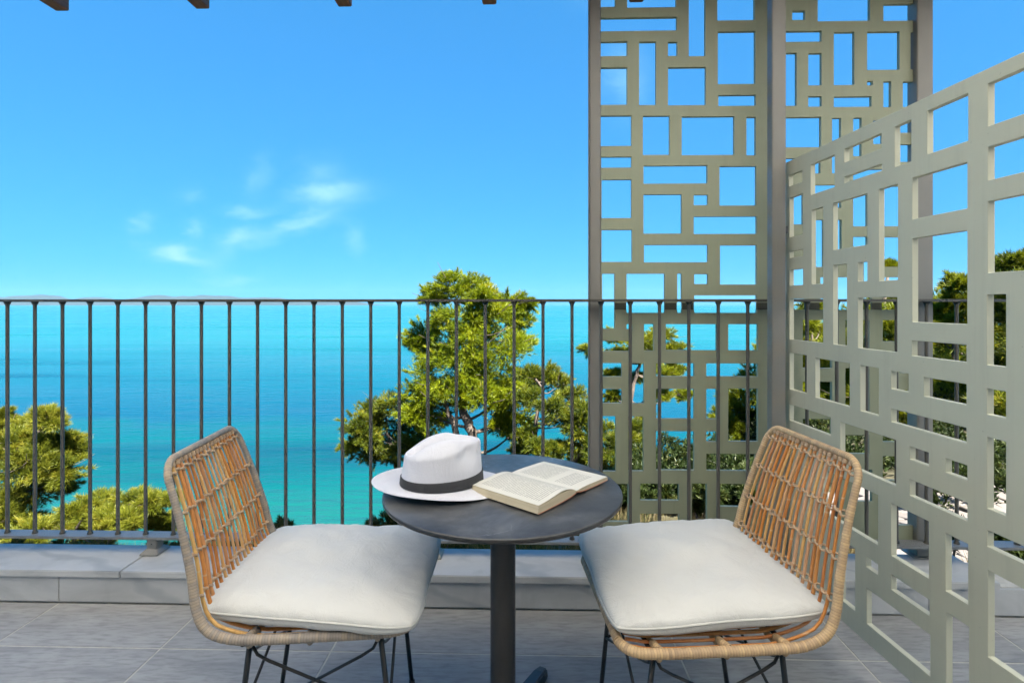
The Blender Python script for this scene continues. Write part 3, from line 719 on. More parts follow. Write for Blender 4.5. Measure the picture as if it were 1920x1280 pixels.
def chair(loc, rz, wrapmat, seed, label):
    R = random.Random(seed)
    ch = empty('rattan_chair', loc, rz); tag(ch, label, 'chair', 'rattan chairs at the round table')
    # closed side frame: one side up, over the top, down, across the front
    side = [Vector((p.x, half_w(p), p.z)) for p in PSM]
    cr = .062; up = [p for p in side if p.z < .888 - cr * .9 and p.x < .265 - cr]
    top = side[-1]; tl = []
    a = up[-1]
    for k in range(1, 8):
        q = k / 8 * math.pi / 2
        tl.append(a.lerp(Vector((top.x, a.y, top.z)), math.sin(q)) + Vector((0, -cr * (1 - math.cos(q)), 0)))
    fl_ = []; b = up[0]
    for k in range(1, 8):
        q = k / 8 * math.pi / 2
        fl_.append(Vector((b.x + cr * math.sin(q), b.y - cr * (1 - math.cos(q)), b.z)))
    half = list(reversed(fl_)) + up + tl
    mir = [Vector((p.x, -p.y, p.z)) for p in reversed(half)]
    loop = half + mir; loop.append(loop[0].copy())
    jit = [p + Vector((0, .0015 * mnoise.noise(p * 9), .0015 * mnoise.noise(p * 7 + Vector((5, 0, 0))))) for p in loop]
    wrapped('frame', resample(jit, .0018), .0112, wrapmat, ch)
    # sticks
    NS = 18; t_top = 1.0
    for i in range(NS):
        f = (i + .5) / NS * 2 - 1; pts = []
        jx = R.uniform(-.003, .003); ph_ = R.uniform(0, 6)
        for k, p in enumerate(PSM[::6] + [PSM[-1]]):
            wv = .0014 * math.sin(p.z * 13 + ph_) + jx * .7
            pts.append(Vector((p.x + .0008 * math.sin(p.z * 17 + ph_), f * (half_w(p) - .022) + wv, p.z - .011 * max(0, min(1, (p.x + .20) / .08)) * max(0, min(1, (.25 - p.x) / .06)))))
        # stop inside the top bar and the front bar
        pts = [q for q in pts if q.x < .262]
        r = R.uniform(.0041, .0053); rr = []
        for q in pts: rr.append(r * (1 + .10 * max(0, math.sin((q.z * 3.1 + i) * 2 * math.pi)) ** 12))
        o = MB().tube(pts, rr, 8).build('stick', MATS['rattan_stick'], ch)
        # little wrapped collar where the stick meets the top bar
        e = pts[-1]; d = (pts[-2] - e).normalized()
        MB().tube([e + d * (.010 + .002 * k) for k in range(7)], [.0072 + .0009 * (k % 2) for k in range(7)], 8).build('collar', MATS['rattan_binding'], o)
    # twisted bindings
    for zz in (.852, .752, .650, .552):
        p = min((q for q in PSM if q.x < -.2), key=lambda q: abs(q.z - zz)); w_ = half_w(p) - .006; nst = 96
        tang = Vector((.25, 0, -.97))
        nrm = Vector((.97, 0, .25))
        mb = MB()
        for s_ in (0, math.pi):
            pts = []
            for k in range(nst + 1):
                y = -w_ + 2 * w_ * k / nst; a_ = (y / (2 * (w_ - .016)) * NS) * math.pi + s_
                pts.append(Vector((p.x, y, p.z)) + nrm * (.0086 * math.cos(a_)) + tang * (.0036 * math.sin(2 * a_) + .0026 * (1 if s_ else -1) + .0012 * mnoise.noise(Vector((y * 40, s_, seed)))))
            mb.tube(pts, [.0032 + .0006 * mnoise.noise(Vector((k * .7, s_, 1))) for k in range(nst + 1)], 7)
        mb.build('binding', MATS['rattan_binding'], ch)
    # seat cross rails carried by the steel, ties to the frame
    for x in (.17, 0, -.15):
        z = .424; wrapped('cross_rail', resample([Vector((x, -.25, .446)), Vector((x, -.235, z)), Vector((x, .235, z)), Vector((x, .25, .446))], .0036), .0082, wrapmat, ch, seg=8)
        for s in (-1, 1):
            wrapped('tie', resample([Vector((x, s * .254, .454)), Vector((x + .006, s * .225, .450)), Vector((x + .004, s * .20, .442))], .0018), .0098, wrapmat, ch, seg=8)
    # steel legs and braces
    T = {}; B = {}
    for sx in (-1, 1):
        for sy in (-1, 1):
            T[sx, sy] = Vector((.005 + sx * .165, sy * .200, .426)); B[sx, sy] = Vector((.0 + sx * .215, sy * .190, .004))
            lg = MB().tube([T[sx, sy], B[sx, sy]], .0072, 10).build('leg', MATS['black_steel'], ch)
            MB().lathe([(0, 0), (.010, 0), (.010, .012), (.0073, .014)], 12, B[sx, sy] - Vector((0, 0, .003))).build('foot_cap', MATS['black_steel'], lg)
    for a_, b_ in (((-1, -1), (1, -1)), ((1, -1), (1, 1)), ((1, 1), (-1, 1)), ((-1, 1), (-1, -1))):
        for p, q in ((a_, b_), (b_, a_)):
            s = T[p].lerp(B[p], .10); e = T[q].lerp(B[q], .52); off = (e - s).normalized()
            s2 = T[p].lerp(B[p], .03)
            MB().tube([s2, s.lerp(e, .06) + Vector((0, 0, .004)), s.lerp(e, .14), e], .0042, 8).build('brace', MATS['black_steel'], ch)
    MB().tube([(.18, -.228, .423), (.18, .228, .423)], .0065, 8).build('seat_bar', MATS['black_steel'], ch)
    MB().tube([(-.17, -.228, .423), (-.17, .228, .423)], .0065, 8).build('seat_bar', MATS['black_steel'], ch)
    MB().tube([(-.17, -.222, .422), (.18, -.222, .422)], .0065, 8).build('seat_bar', MATS['black_steel'], ch)
    MB().tube([(-.17, .222, .422), (.18, .222, .422)], .0065, 8).build('seat_bar', MATS['black_steel'], ch)
    return ch
chair((-.538, 1.588, 0), rad(5.0), MATS['grey_rattan_wrap'], 5, 'rattan chair with weathered grey frame left of the round table')
chair((.512, 1.535, 0), rad(180 + 4.0), MATS['tan_rattan_wrap'], 9, 'rattan chair with honey tan frame right of the round table')

# ------------------------------------------------------------------ cushions
def cushion(loc, rz, corners, seed, label, H=.046):
    """corners: outline corner points in local x, y (front-right, back-right, back-left, front-left); each with its own lift"""
    N = 64; e = empty('seat_cushion', loc, rz); tag(e, label, 'cushion', 'pale seat cushions on the rattan chairs')
    c = [Vector(q) for q in corners]
    def outl(u, v):
        sq = 1 - .075 * (abs(u) * abs(v)) ** 5; u *= sq; v *= sq; a = (u + 1) / 2; b = (v + 1) / 2
        p = c[0] * (1 - a) * (1 - b) + c[1] * a * (1 - b) + c[2] * a * b + c[3] * (1 - a) * b
        # sides pull in a little between the pointed corners
        pin = .012
        p = p - Vector((u, 0, 0)) * pin * (1 - v * v) * abs(u) ** 3 * 0.6 - Vector((0, v, 0)) * pin * (1 - u * u) * abs(v) ** 3 * 0.6
        return p
    def grid(sign):
        V = []
        for j in range(N + 1):
            for i in range(N + 1):
                u = math.sin((i / N * 2 - 1) * math.pi / 2); v = math.sin((j / N * 2 - 1) * math.pi / 2)
                # corner rounding
                p = outl(u, v)
                base = max(0.0, (1 - abs(u) ** 3.6) * (1 - abs(v) ** 3.6))
                h = base ** .42
                if sign > 0:
                    z = H * h
                    # gathers running in from the seam
                    ed = max(abs(u), abs(v)); k = (ed ** 6) * (base ** .25)
                    s = v if abs(u) > abs(v) else u
                    z += (max(abs(u), abs(v)) ** 3) * base ** .3 * .0045 * (abs(mnoise.noise(Vector(((u + v) * 4 + seed, (u - v) * 1.3, seed * 2)))) * 2 - .5)
                    z += k * .0085 * (mnoise.noise(Vector((s * 9 + seed, seed * 3.1, 0 if abs(u) > abs(v) else 9))) + .6 * mnoise.noise(Vector((s * 21, seed, 2))))
                    z += .011 * base * mnoise.fractal(Vector((u * 1.3 + seed, v * 1.3, seed)), 1, 2, 3)
                    z += .0034 * base ** .4 * mnoise.noise(Vector((u * 5 + v * 3 + seed, v * 2.4 - u * 2, seed)))
                else:
                    z = -.046 * base ** .30
                    ed = max(abs(u), abs(v)); s = v if abs(u) > abs(v) else u
                    z += .009 * base ** .5 * (ed ** 3) * mnoise.noise(Vector((s * 7 + seed, 4.2, seed)))
                    z = max(z, -.046)
                wob = .0045 * mnoise.noise(Vector((u * 2.6 + seed, v * 2.6, 1.5)))
                V.append(Vector((p.x + wob, p.y + wob, p.z + z)))
        return V
    A = grid(1); B = grid(-1); F = []
    n = N + 1
    for j in range(N):
        for i in range(N): F.append((j * n + i, j * n + i + 1, (j + 1) * n + i + 1, (j + 1) * n + i))
    k = len(A); ring = [i for i in range(n)] + [j * n + N for j in range(1, n)] + [N * n + i for i in range(N - 1, -1, -1)] + [j * n for j in range(N - 1, 0, -1)]
    mp = {i + k: i for i in ring}
    F += [tuple(mp.get(i + k, i + k) for i in reversed(f)) for f in F[:N * N]]
    o = MB().add(A + B, F, True).build('cover', MATS['cushion_canvas'], e)
    pp = [A[i].copy() for i in ring]; pp = smooth_path(pp[::3], True, 3)
    MB().tube(pp, .0032, 8, closed=True).build('piping', MATS['cushion_piping'], o)
    return e
# left: local origin under the cushion middle
def cush_from(pts, seed, label, H=.046):
    cx = sum(p[0] for p in pts) / 4; cy = sum(p[1] for p in pts) / 4; z0 = .492
    return cushion((cx, cy, z0), 0, [(p[0] - cx, p[1] - cy, p[2]) for p in pts], seed, label, H)
cush_from([(-.848, 1.356, .006), (-.226, 1.285, .0), (-.236, 1.872, .0), (-.838, 1.884, .0)], 1.7, 'off-white canvas cushion on the left chair with grey frame')
cush_from([(.240, 1.280, .0), (.836, 1.335, .014), (.800, 1.930, .010), (.215, 1.850, .0)], 6.3, 'off-white canvas cushion on the right chair with tan frame')

# ------------------------------------------------------------------ hat
def hat(loc, rz):
    e = empty('fedora_hat', loc, rz); tag(e, 'white woven fedora hat with a dark band lying on the table', 'hat')
    a, b = .121, .100; K = 96
    def base_z(ph): return .012
    def brim(ph, f):
        # f 0 at the crown, 1 at the edge
        wdt = .066 + .010 * math.cos(ph) ** 2 * 1.0
        r = 1 + f * wdt / .11
        x, y = a * math.cos(ph) * r, b * math.sin(ph) * r
        back = .5 - .5 * math.cos(ph)                       # 1 at the back (-x), 0 at the front
        z = .012 * (1 - f) + .004 + .030 * f * f * back ** 2.2 + .016 * f ** 2 * abs(math.sin(ph)) ** 3 * back - .002 * f * (1 - back)
        return Vector((x, y, max(z, .0015)))
    rows = []
    NB = 10
    for i in range(NB + 1): rows.append([brim(2 * math.pi * k / K, 1 - i / NB) for k in range(K)])
    NC = 22
    for i in range(1, NC + 1):
        t = i / NC; row = []
        for k in range(K):
            ph = 2 * math.pi * k / K; x0, y0 = math.cos(ph), math.sin(ph)
            front = .5 + .5 * x0
            Ht = .092 + .032 * front - .004 * abs(y0)
            tap = 1 - .05 * t - .05 * t * t * (1 - front)
            z = brim(ph, 0).z + Ht * t
            # pinches either side of the front
            pin = math.exp(-((abs(ph if ph < math.pi else ph - 2 * math.pi) - .82) / .38) ** 2) * math.exp(-((t - .88) / .30) ** 2)
            rr = tap * (1 - .20 * pin) * (1 + .012 * mnoise.noise(Vector((x0 * 1.6, y0 * 1.6, t * 2.5))))
            if t > .9: rr *= 1 - .035 * ((t - .9) / .1) ** 2
            row.append(Vector((a * x0 * rr, b * y0 * rr, z)))
        rows.append(row)
    rim = rows[-1]; NT_ = 14
    for i in range(1, NT_ + 1):
        s = 1 - i / NT_; row = []
        for k in range(K):
            p = rim[k]; x, y = p.x * s, p.y * s
            zr = brim(0, 0).z + .092 + .032 * (.5 + .5 * x / a)
            dome = .030 * (1 - s ** 2.5)
            dent = .042 * math.exp(-(y / .028) ** 2) * (1 - s ** 6) * (1 - .35 * (x / a))
            z = p.z * s ** 4 + (zr) * (1 - s ** 4) + dome - dent + .004 * math.sin(s * math.pi)
            row.append(Vector((x, y, z)))
        rows.append(row)
    def skin(rows):
        V = []; F = []
        for r in rows: V += r
        for j in range(len(rows) - 1):
            for k in range(K): l = (k + 1) % K; F.append((j * K + k, j * K + l, (j + 1) * K + l, (j + 1) * K + k))
        return V, F
    V, F = skin(rows)
    F.append(tuple((len(rows) - 1) * K + k for k in range(K)))
    o = MB().add(V, F, True).build('felt', MATS['hat_straw'], e)
    so_ = o.modifiers.new('solid', 'SOLIDIFY'); so_.thickness = .0022; so_.offset = 1
    sb = o.modifiers.new('sub', 'SUBSURF'); sb.levels = 1; sb.render_levels = 1
    bandrows = []
    for (t, g) in ((.02, 1.0045), (.02, 1.03), (.05, 1.034), (.15, 1.030), (.27, 1.028), (.28, 1.020), (.28, 1.0)):
        i = t * NC; j = int(i); f = i - j; r0 = rows[NB + j]; r1 = rows[NB + j + 1]
        bandrows.append([Vector(((r0[k].lerp(r1[k], f)).x * g, (r0[k].lerp(r1[k], f)).y * g, r0[k].lerp(r1[k], f).z)) for k in range(K)])
    V, F = skin(bandrows); MB().add(V, F, True).build('band', MATS['hat_band'], e)
hat((-.208, 1.575, TZ), rad(14))

# ------------------------------------------------------------------ open paperback
def book(loc, rz):
    e = empty('open_book', loc, rz); tag(e, 'open paperback book with printed pages lying on the table', 'book')
    HL, W = .122, .172
    def prof_top(s, hi, lo):       # s 0 gutter .. 1 outer edge
        return lo + (hi - lo) * (1 - math.exp(-s * 9)) * (1.0 + .22 * math.exp(-((s - .30) / .25) ** 2)) - .004 * s * s
    def side(sgn, hi, lo, pg_mat, nm):
        n = 26; m = 8; V = []; T = []; Bt = []
        for i in range(n + 1):
            s = i / n
            zt = prof_top(s, hi, lo); zb = .0022 + .010 * math.exp(-s * 5.5) * (1 if sgn > 0 else .7)
            xo = sgn * W * s
            T.append((xo, zt)); Bt.append((xo + sgn * .004 * s * 0, zb))
        # page block
        V = []; F = []
        for y in (-HL, HL):
            for (x, z) in T: V.append((x, y, z - .0004))
            for (x, z) in Bt: V.append((x + sgn * (.004 if x else 0), y, z))
        k = n + 1
        for q in range(2):
            o_ = q * 2 * k
            for i in range(n): F.append((o_ + i, o_ + i + 1, o_ + k + i + 1, o_ + k + i))
        F.append((n, k + n, 3 * k + n, 2 * k + n))
        for i in range(n): F.append((i, i + 1, 2 * k + i + 1, 2 * k + i)); F.append((k + i, k + i + 1, 3 * k + i + 1, 3 * k + i))
        blk = MB().add(V, F).build('page_block', MATS['page_edges'], e)
        # printed top sheet
        V = []; F = []; UV = []
        for j in range(m + 1):
            y = -HL + 2 * HL * j / m
            for i, (x, z) in enumerate(T):
                s = i / n; lift = .0006 + (.0038 * math.exp(-((s - .42) / .26) ** 2) * max(0, 1 - j / m * 1.6) if sgn < 0 else 0)
                V.append((x * 1.001, y * .9985, z + lift)); UV.append((s if sgn > 0 else 1 - s, 1 - j / m))
        for j in range(m):
            for i in range(n): F.append((j * k + i, j * k + i + 1, (j + 1) * k + i + 1, (j + 1) * k + i))
        o = MB().add(V, F, True).build('printed_sheet', pg_mat, blk)
        uv = o.data.uv_layers.new(name='UVMap')
        for lp in o.data.loops: uv.data[lp.index].uv = UV[lp.vertex_index]
        # cover board
        V = []; F = []
        for y in (-HL - .001, HL + .001):
            for (x, z) in Bt: V.append((x * 1.01, y, z - .0002))
            for (x, z) in Bt: V.append((x * 1.01, y, z - .0012))
        for i in range(n):
            F += [(i, i + 1, 2 * k + i + 1, 2 * k + i), (k + i, k + i + 1, 3 * k + i + 1, 3 * k + i), (i, i + 1, k + i + 1, k + i), (2 * k + i, 2 * k + i + 1, 3 * k + i + 1, 3 * k + i)]
        F.append((n, k + n, 3 * k + n, 2 * k + n))
        MB().add(V, F).build('cover', MATS['book_cover'], e)
    side(-1, .0265, .016, MATS['printed_page'], 'left')
    side(1, .0155, .0135, MATS['printed_page_two_blocks'], 'right')
book((.088, 1.570, TZ + .0035), rad(49.5))

# ------------------------------------------------------------------ pines, shrubs, grass
def needles(rs, C, dirs, nb, L, Wd, spread):
    """C (n,3) tuft centres, dirs (n,3): nb thin blades each -> (n*nb,3,3) triangles"""
    n = len(C); c = np.repeat(C, nb, 0); d = np.repeat(dirs, nb, 0) + rs.normal(0, spread, (n * nb, 3))
    d /= np.linalg.norm(d, axis=1)[:, None] + 1e-9
    q = rs.normal(0, 1, (n * nb, 3)); s = np.cross(d, q); s /= np.linalg.norm(s, axis=1)[:, None] + 1e-9
    l = L * rs.uniform(.6, 1.25, (n * nb, 1)); w_ = Wd * rs.uniform(.7, 1.3, (n * nb, 1))
    T = np.empty((n * nb, 3, 3)); b = c - d * l * .15
    T[:, 0] = b - s * w_ * .5; T[:, 1] = b + s * w_ * .5; T[:, 2] = c + d * l
    return T
def crown_tris(rs, clumps, per, nb, L, Wd, up=.45, sub=9, spread=.45):
    """clumps: (centre, radius vector). Tufts gather in sub-clumps so that the crown has gaps, lobes and lit and dark sides; sprays reach past the outline"""
    Cs = []; Ds = []; Ts = []
    for (c, r) in clumps:
        c = np.array(c); r = np.array(r)
        ns = max(4, int(sub * rs.uniform(.8, 1.2)))
        sd = rs.normal(0, 1, (ns, 3)); sd /= np.linalg.norm(sd, axis=1)[:, None]
        sc_ = c + sd * r * (rs.uniform(.25, 1.0, (ns, 1)) ** .6) * .80
        sr = r * rs.uniform(.30, .52, (ns, 1))
        k = int(per * .72 / ns)
        for i in range(ns):
            p = rs.normal(0, 1, (k, 3)); p /= np.linalg.norm(p, axis=1)[:, None]
            rad_ = rs.uniform(0.1, 1.0, (k, 1)) ** .5
            pt = sc_[i] + p * rad_ * sr[i] * np.array([1.15, 1.15, .8])
            Cs.append(pt); dd = p * .8 + sd[i] * .5 + np.array([0, 0, up]); Ds.append(dd / np.linalg.norm(dd, axis=1)[:, None])
            Ts.append(np.clip(rs.normal(.5, .14) + rs.normal(0, .17, k), 0, 1))
        nsp = 11; k = int(per * .28 / nsp)
        for i in range(nsp):
            d = rs.normal(0, 1, 3); d[2] = d[2] * .6 + .15; d /= np.linalg.norm(d); t_ = rs.uniform(.55, rs.uniform(1.05, 1.42), (k, 1))
            pt = c + d * r * t_ + rs.normal(0, .05, (k, 3)) * r * (1.5 - t_) + np.array([0, 0, -.05]) * r * t_ ** 2
            Cs.append(pt); dd = d * 1.1 + rs.normal(0, .35, (k, 3)) + np.array([0, 0, up * .6]); Ds.append(dd / np.linalg.norm(dd, axis=1)[:, None])
            Ts.append(np.clip(rs.normal(.6, .12) + rs.normal(0, .15, k), 0, 1))
    C = np.concatenate(Cs); Dn = np.concatenate(Ds); T = np.concatenate(Ts)
    return needles(rs, C, Dn, nb, L, Wd, spread), np.repeat(T, nb)
def limb(mb, a, b, r0, r1, rs, bend=.12, n=7, seg=7):
    a = Vector(a); b = Vector(b); d = b - a; L = d.length
    o1 = Vector(rs.normal(0, 1, 3)) * L * bend * .5; sag = Vector((0, 0, L * bend))
    pts = []
    for i in range(n):
        t = i / (n - 1); pts.append(a.lerp(b, t) + o1 * math.sin(t * math.pi) - sag * math.sin(t * math.pi) * (1 - t))
    mb.tube(pts, [r0 + (r1 - r0) * (i / (n - 1)) for i in range(n)], seg)
def pine(name, label, group, D, blobs, trunks, seed, mat='pine_needles', per=260, nb=5, L=.17, Wd=.030, depth=1.0, flat=.85, tr=.16, cat='tree', sub=9):
    """blobs: (column, row, radius in px[, depth offset in metres]); trunks: lists of (column, row[, depth offset]) from the foot up"""
    rs = np.random.RandomState(seed); s = D / FPX
    f0 = trunks[0][0]; base = at(f0[0], 0, D + (f0[2] if len(f0) > 2 else 0)); base.z = gz(base.x, base.y)
    e = empty(name, base); tag(e, label, cat, group)
    cl = []
    for q in blobs:
        off = q[3] if len(q) > 3 else rs.uniform(-1, 1) * depth
        c = at(q[0], q[1], D + off); r = q[2] * s * (1.2 if seed == 11 else 1.12); cl.append((c - base, Vector((r, r * rs.uniform(.8, 1.1), r * flat))))
    mb = MB()
    for ti, tk in enumerate(trunks):
        pts = [at(q[0], q[1], D + (q[2] if len(q) > 2 else 0)) - base for q in tk]
        if ti == 0 or pts[0].z > 0.4:
            foot = Vector((pts[0].x, pts[0].y, gz(pts[0].x + base.x, pts[0].y + base.y) - base.z - .25)); pts = [foot] + pts
        sp_ = smooth_path(pts, k=6); n = len(sp_); t0 = tr if ti == 0 else tr * .75
        sp_ = [p + Vector((rs.normal(0, t0 * .12), rs.normal(0, t0 * .12), 0)) for p in sp_]
        mb.tube(sp_, [t0 * (1.15 - .85 * i / (n - 1)) for i in range(n)], 9)
        if ti == 0: main = sp_
    allp = main
    for (c, r) in cl:
        j = min(range(len(allp)), key=lambda i: (allp[i] - c).length + 1.2 * max(0, allp[i].z - c.z + .2 * r.x))
        a = allp[j]; rr = tr * .30
        limb(mb, a, c, rr, rr * .25, rs)
        for _ in range(4):
            v = Vector(rs.normal(0, 1, 3)); v.z = abs(v.z) * .6
            v = Vector((v.x * r.x, v.y * r.y, v.z * r.z)) * .75
            limb(mb, a.lerp(c, .75), c + v, rr * .32, rr * .10, rs, .08, 5, 5)
    mb.build('trunk', MATS['pine_bark'], e)
    V, T = crown_tris(rs, cl, int(per * 2.6), nb + 1, L * .86, Wd * .68, sub=sub + 4)
    link('crown', fast_tris('crown', V, MATS[mat], T), None, e)
    return e
PG = 'pines on the slope below the balcony'
pine('pine_tree', 'tall bright green pine in the middle, above the hat', PG, 20,
     [(845, 542, 30), (882, 534, 30), (812, 556, 22), (905, 552, 24), (952, 572, 30), (984, 566, 20), (975, 600, 28), (922, 592, 38), (870, 590, 38), (830, 604, 28), (800, 630, 34, .9), (775, 640, 20, .6), (815, 660, 34, .7),
      (900, 640, 46), (950, 648, 40), (982, 640, 18), (850, 690, 46, -.8), (920, 700, 50, -.7), (800, 705, 34, -.4), (962, 712, 38), (788, 745, 34, -.3), (822, 738, 38, -.6), (918, 742, 38, -.6), (962, 768, 36), (975, 803, 26), (812, 785, 28, -.4), (775, 778, 22), (940, 795, 24),
      (880, 620, 40, -.9), (860, 735, 36, -1.1), (900, 725, 36, -1.2), (950, 740, 36, -.7), (870, 660, 40, -1.0)],
     [[(892, 900, -.9), (884, 810, -.9), (868, 766, -.5), (874, 690, .2), (884, 620), (880, 550)], [(868, 890, -.9), (852, 800, -.9), (838, 768, -.8), (828, 720, -.4)]], 11, per=440, L=.19, Wd=.032, tr=.21)
pine('pine_tree', 'dark low pine with a bright left tip, left of the hat', PG, 23,
     [(668, 792, 24, -1.2), (690, 815, 26, -1.0), (700, 768, 26), (738, 762, 32), (765, 790, 32), (722, 812, 36), (680, 838, 28), (656, 838, 18), (760, 835, 30), (735, 850, 26), (705, 850, 24), (790, 820, 26), (690, 790, 24, -.6)],
     [[(746, 900), (740, 862), (728, 820), (722, 780)]], 12, 'dark_pine_needles', per=380, L=.2, Wd=.036, tr=.14)
pine('pine_tree', 'open pine with thin pale trunk, left of the tall screen', PG, 17,
     [(998, 706, 26), (1022, 700, 24), (1048, 722, 28), (1072, 748, 28), (1050, 780, 28), (1092, 768, 22), (1082, 800, 26), (990, 745, 22), (985, 815, 20), (1010, 838, 20), (1060, 838, 22), (1100, 830, 22), (1035, 755, 24), (975, 845, 16), (1035, 850, 22), (1090, 860, 22)],
     [[(1008, 890), (1004, 820), (1008, 770), (1018, 735), (1005, 710)], [(1070, 890, .2), (1094, 838, .2), (1084, 790, .2), (1074, 755, .2)]], 13, 'dark_pine_needles', per=330, L=.16, Wd=.028, tr=.085)
pine('pine_tree', 'flat topped umbrella pine seen through the tall screen', PG, 18,
     [(1108, 654, 18), (1150, 630, 24), (1200, 638, 26), (1236, 628, 24), (1268, 654, 24), (1162, 662, 22), (1222, 668, 26), (1262, 690, 20), (1146, 700, 22), (1190, 705, 20), (1150, 742, 20), (1240, 742, 22), (1280, 738, 18), (1205, 655, 24), (1250, 700, 20)],
     [[(1176, 900), (1180, 800), (1186, 730), (1200, 680), (1210, 650)], [(1190, 800), (1215, 745), (1240, 715), (1255, 690)]], 14, 'olive_pine_needles', per=260, L=.15, Wd=.028, flat=.6, tr=.11)
pine('pine_tree', 'dark pine low behind the left half of the tall screen', PG, 16,
     [(1142, 812, 26), (1150, 850, 26), (1192, 806, 24), (1196, 846, 28), (1170, 830, 26), (1140, 880, 26), (1200, 880, 24), (1210, 790, 16), (1120, 850, 20)],
     [[(1172, 960), (1170, 880), (1166, 830)]], 15, 'dark_pine_needles', per=300, L=.16, Wd=.028, tr=.09)
pine('pine_tree', 'bushy pine behind the right part of the tall screen', PG, 15,
     [(1400, 740, 34), (1384, 772, 26), (1416, 705, 28), (1432, 664, 24), (1444, 640, 18), (1402, 802, 32), (1440, 775, 36), (1378, 810, 22), (1450, 825, 32), (1470, 720, 34), (1350, 780, 14), (1420, 840, 28), (1480, 790, 34)],
     [[(1432, 930), (1426, 850), (1424, 770), (1436, 690)]], 16, 'olive_pine_needles', per=380, L=.15, Wd=.026, tr=.10)
pine('pine_tree', 'slender open pine just right of the middle post', PG, 13,
     [(1520, 575, 20), (1508, 610, 18), (1538, 620, 18), (1516, 650, 20), (1540, 668, 18), (1500, 690, 24), (1535, 715, 26), (1510, 745, 28), (1555, 750, 30)],
     [[(1524, 950), (1524, 800), (1523, 680), (1521, 580)]], 17, 'olive_pine_needles', per=200, L=.15, Wd=.024, tr=.07)
pine('pine_tree', 'bright bushy pine in the middle of the partition openings', PG, 12,
     [(1582, 650, 40), (1562, 700, 40), (1642, 672, 46), (1604, 735, 48), (1690, 625, 44), (1668, 560, 30), (1666, 505, 16), (1650, 590, 34), (1700, 690, 44), (1660, 740, 48), (1560, 770, 40), (1620, 800, 44), (1690, 770, 44), (1640, 850, 44), (1570, 840, 36)],
     [[(1640, 980), (1640, 820), (1645, 680), (1664, 520)]], 18, 'olive_pine_needles', per=420, L=.15, Wd=.024, tr=.10)
pine('pine_tree', 'mid green pine behind the right steel post', PG, 14,
     [(1796, 530, 22), (1803, 562, 26), (1772, 585, 20), (1762, 632, 36), (1812, 640, 38), (1790, 600, 30), (1750, 690, 40), (1806, 705, 44), (1770, 760, 44), (1820, 780, 44), (1740, 800, 40), (1780, 840, 46), (1730, 740, 34)],
     [[(1785, 960), (1784, 820), (1788, 680), (1797, 545)]], 19, 'olive_pine_needles', per=380, L=.15, Wd=.026, tr=.11)
pine('pine_tree', 'large dark pine at the right picture edge', PG, 12,
     [(1893, 494, 26), (1925, 488, 32), (1905, 535, 32), (1950, 560, 44), (1890, 600, 38), (1925, 640, 50), (1880, 690, 42), (1940, 720, 56), (1895, 770, 46), (1870, 830, 40), (1930, 830, 56), (1885, 890, 44), (1840, 760, 30), (1850, 880, 34), (1990, 640, 60), (1990, 780, 60)],
     [[(1930, 980), (1928, 820), (1920, 650), (1915, 510)]], 20, 'dark_pine_needles', per=460, L=.15, Wd=.024, tr=.13)
pine('pine_tree', 'bushy olive green pine at the left picture edge', PG, 11,
     [(88, 786, 26), (62, 800, 26), (25, 832, 36), (112, 826, 26), (134, 846, 18), (62, 862, 44), (112, 880, 32), (20, 900, 46), (72, 922, 42), (122, 905, 22), (-15, 800, 34, .4), (-40, 860, 50), (90, 840, 34), (40, 960, 44), (-20, 960, 50), (8, 782, 18, .6)],
     [[(12, 1080), (10, 990), (14, 900), (50, 840), (78, 800)]], 21, 'old_pine_needles', per=520, nb=6, L=.13, Wd=.018, tr=.10, depth=.8, sub=4)
pine('pine_tree', 'spreading low pine with a pale bent trunk, left of the grey chair', PG, 9.5,
     [(150, 950, 30), (182, 938, 26), (206, 972, 30), (250, 940, 26), (288, 938, 24), (238, 978, 28), (300, 975, 26), (322, 932, 14), (150, 990, 34), (100, 985, 34), (190, 1000, 30), (60, 1000, 34), (272, 960, 24), (180, 965, 28), (318, 985, 16)],
     [[(190, 1120), (208, 1010), (236, 968), (268, 935)], [(150, 1110), (140, 1010), (160, 965)]], 22, 'old_pine_needles', per=400, nb=6, L=.11, Wd=.016, tr=.055, depth=.7, flat=.7, sub=4)

def grove(x0, x1, y0, y1, r, seed):
    g = np.random.RandomState(seed); out = []
    for yv in np.arange(y0, y1, r * 1.05):
        f = (yv - y0) / (y1 - y0); hw = (x1 - x0) / 2 * (.35 + .65 * min(1, f * 1.8)); cx = (x0 + x1) / 2
        for xv in np.arange(cx - hw, cx + hw + 1, r * 1.25): out.append((xv + g.uniform(-.35, .35) * r, yv + g.uniform(-.35, .35) * r, r * g.uniform(.75, 1.2)))
    return out
for k, (xa, xb, ya, mt, lab) in enumerate(((1470, 1600, 640, 'dark_pine_needles', 'shaded pine far behind the middle post'), (1570, 1720, 600, 'dark_pine_needles', 'dark rounded pine behind the bright bushy one'), (1690, 1830, 575, 'olive_pine_needles', 'broad olive pine behind the right steel post, farthest back'), (1810, 1990, 560, 'dark_pine_needles', 'broad dark pine behind the right edge pine'))):
    xm = (xa + xb) / 2
    pine('pine_tree', lab, PG, 19 + k * .7, grove(xa, xb, ya, 900, 34, 90 + k), [[(xm, 960), (xm + 4, 800), (xm - 3, 700), (xm, ya + 20)]], 50 + k, mt, per=230, L=.2, Wd=.038, tr=.15, depth=1.4)
